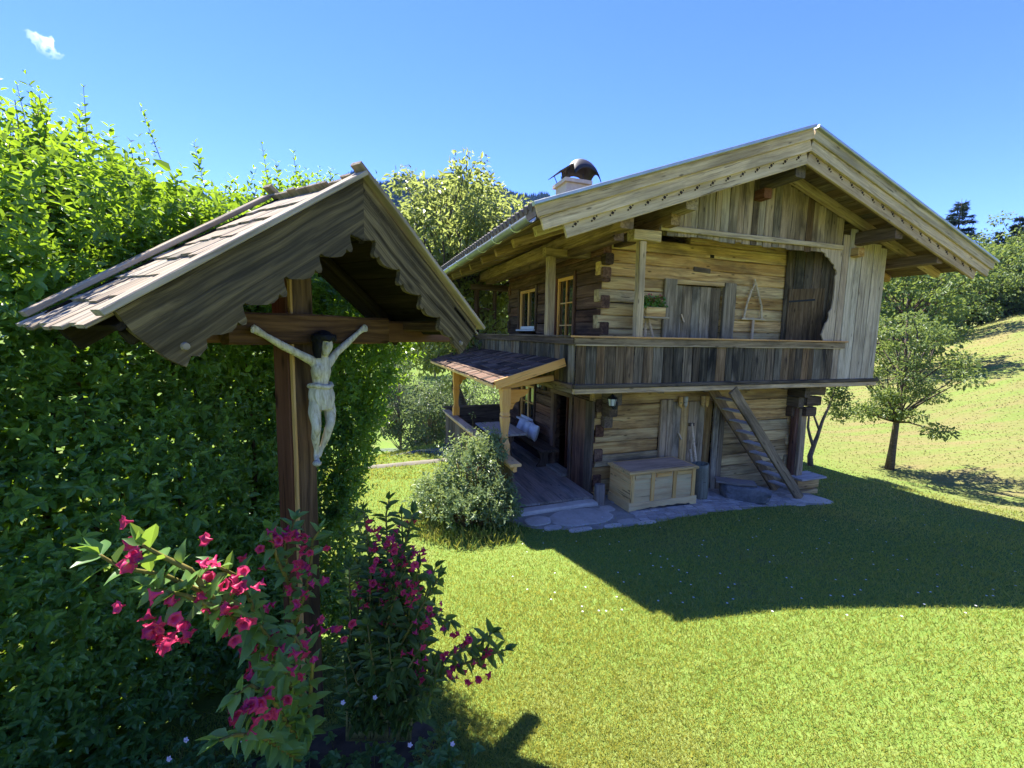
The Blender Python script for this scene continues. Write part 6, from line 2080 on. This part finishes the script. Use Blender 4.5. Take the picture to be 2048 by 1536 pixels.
o = ac.ob('stems', 'twig', bush); o['kind'] = 'stuff'


# ------------------------------------------------------------------ grass
def grass(name, label, n, rmin, rmax, b0, b1, hgt, wid, mat, power, cat='grass', reject=True, tonefn=None):
    u = rng.random(n); r = (rmin ** (1 - power) + u * (rmax ** (1 - power) - rmin ** (1 - power))) ** (1 / (1 - power))
    b = np.radians(rng.uniform(b0, b1, n))
    x, y = np.sin(b) * r, np.cos(b) * r
    s = (x - HO.x) * E1.x + (y - HO.y) * E1.y; t = (x - HO.x) * E2.x + (y - HO.y) * E2.y
    if reject:
        te = np.interp(s, [p[0] for p in out_edge], [p[1] for p in out_edge])
        bad = (s > -1.92) & (s < 5.25) & (t > te + .09 + .06 * np.sin(s * 14) + .04 * np.sin(s * 31)) & ~((rng.random(len(s)) < .05) & (t < te + .5)) & (t < 5)
        bad |= (s > 5) & (s < 5.7) & (t > -.5) & (t < 5)
        # flower bed and hedge foot
        rx, ry = x - (c0.x - .1), y - c0.y
        u_, v2 = rx * cos(.5) + ry * sin(.5), -rx * sin(.5) + ry * cos(.5)
        bad |= (u_ / .7) ** 2 + (v2 / .36) ** 2 < 1 + .25 * np.sin(7 * np.arctan2(v2, u_))
        hh = (x - H0.x) * hn.x + (y - H0.y) * hn.y; ha = (x - H0.x) * hd.x + (y - H0.y) * hd.y
        bad |= (hh > .05) & (ha < A1 + .1) & (hh < 1.3)
        x, y, r = x[~bad], y[~bad], r[~bad]
    n = len(x); z = ground_z(x, y)
    patch = .5 + .25 * np.sin(x * 1.3 + 2 * np.sin(y * .7)) + .25 * np.sin(y * 1.9 + 1.5 * np.sin(x * .9))
    h = hgt(r) * rng.uniform(.55, 1.3, n) * (.75 + .5 * patch); w = wid(r) * rng.uniform(.7, 1.3, n)
    an = rng.uniform(0, 2 * pi, n); sx, sy = np.cos(an) * w, np.sin(an) * w
    lean = rng.normal(0, .55, (n, 2)) * h[:, None]
    V = np.empty((n, 4, 3))
    V[:, 0] = np.stack([x - sx, y - sy, z - .004], 1); V[:, 1] = np.stack([x + sx, y + sy, z - .004], 1)
    V[:, 2] = np.stack([x + sx * .7 + lean[:, 0] * .45, y + sy * .7 + lean[:, 1] * .45, z + h * .62], 1)
    V[:, 3] = np.stack([x + lean[:, 0], y + lean[:, 1], z + h], 1)
    bse = np.arange(n)[:, None] * 4
    T_ = np.concatenate([bse + np.array([[0, 1, 2]]), bse + np.array([[0, 2, 3]])])
    big = np.sin(x * .55 + 1.7 * np.sin(y * .31)) * np.sin(y * .62 + 1.2 * np.sin(x * .43 + 1))
    dry = np.clip(.26 + .30 * (patch - .5) + .42 * np.clip(big - .15, 0, 1) + rng.normal(0, .16, n) + .45 * (rng.random(n) < .09), 0, 1)
    o = ob(name, mesh_np(name, V.reshape(-1, 3), tris=T_, mat=mat, lv=np.repeat(dry, 4)))
    o['kind'] = 'stuff'; o['label'] = label; o['category'] = cat
    return o


out_edge = [(-1.95, -0.28), (-1.85, -0.62), (-1.62, -0.95), (-1.2, -1.18), (-0.7, -1.36), (-0.1, -1.42), (0.6, -1.40), (1.5, -1.30), (2.4, -1.20), (3.2, -1.12), (4.0, -1.14), (4.7, -1.15), (5.1, -1.0), (5.3, -0.6)]
grass('lawn_grass', 'short mown lawn grass between the shrine and the chalet', 600000, .95, 15, -62, 76, lambda r: .020 + .0018 * r, lambda r: .0010 + .00045 * r, 'grass_blade', 1.25)
grass('meadow_grass', 'dry mown grass on the meadow and the hill beside the chalet', 24000, 12, 56, 33, 72, lambda r: .015 + .0009 * r, lambda r: .004 + .0009 * r, 'grass_dry', .6)
grass('valley_grass', 'bright short grass on the slope below the porch', 60000, 9, 36, -62, -2, lambda r: .03 + .002 * r, lambda r: .004 + .0010 * r, 'grass_blade', .6)
# longer grass round the bush and the edge of the paving
n = 1300
b_ = rng.uniform(0, 2 * pi, n); rr3 = np.where(rng.random(n) < .8, rng.uniform(.7, 1.3, n), rng.uniform(.3, 1, n))
x, y = pc.x + .1 + np.cos(b_) * rr3 * .85, pc.y + .15 + np.sin(b_) * rr3 * .75
z = ground_z(x, y); h = rng.uniform(.05, .2, n)
ss_ = (x - HO.x) * E1.x + (y - HO.y) * E1.y
P = np.stack([x, y, z], 1); D = unit(np.stack([rng.normal(0, .3, n), rng.normal(0, .3, n), np.ones(n)], 1)); kp = ss_ < -1.85
o = ob('tall_grass', leaves_mesh('tall_grass', P[kp], D[kp], rand_dirs(int(kp.sum())), h[kp], .006, 'grass_blade', rng.random(int(kp.sum())), droop=.3)); tag(o, 'longer uncut grass round the foot of the porch bush', 'grass', kind='stuff')
# daisies
n = 110
pts = []
while len(pts) < n:
    px, py = R.uniform(1000, 2040), R.uniform(1030, 1240)
    p = ground_hit(px, py)
    if p.y > 3: pts.append((p.x, p.y, p.z + .03))
V = np.array(pts); rep = np.repeat(V, 5, 0); an = np.tile(np.arange(5) * 2 * pi / 5, n)
o = ob('daisies', leaves_mesh('daisies', rep, np.stack([np.cos(an), np.sin(an), np.full(len(an), .2)], 1), np.tile([[0, 0, 1.]], (len(an), 1)), .011, .010, 'petal_white', rng.random(len(an)))); tag(o, 'tiny white daisies scattered in the shaded lawn', 'daisies', kind='stuff')

# ------------------------------------------------------------------ air
hz = Acc(); hz.box(-905, 912, -905, 918, -14, 300)
hzo = hz.ob('haze', None); hzo.data.materials.clear()
mh = bpy.data.materials.new('haze_air'); mh.use_nodes = True; mh.node_tree.nodes.clear()
ho_ = mh.node_tree.nodes.new('ShaderNodeOutputMaterial'); pv_ = mh.node_tree.nodes.new('ShaderNodeVolumePrincipled')
pv_.inputs['Color'].default_value = (0.26, 0.50, 1.0, 1); pv_.inputs['Density'].default_value = 0.00013; pv_.inputs['Anisotropy'].default_value = 0.0
mh.node_tree.links.new(pv_.outputs[0], ho_.inputs['Volume'])
hzo.data.materials.append(mh)
tag(hzo, 'thin blue summer haze filling the valley air', 'haze', kind='stuff')
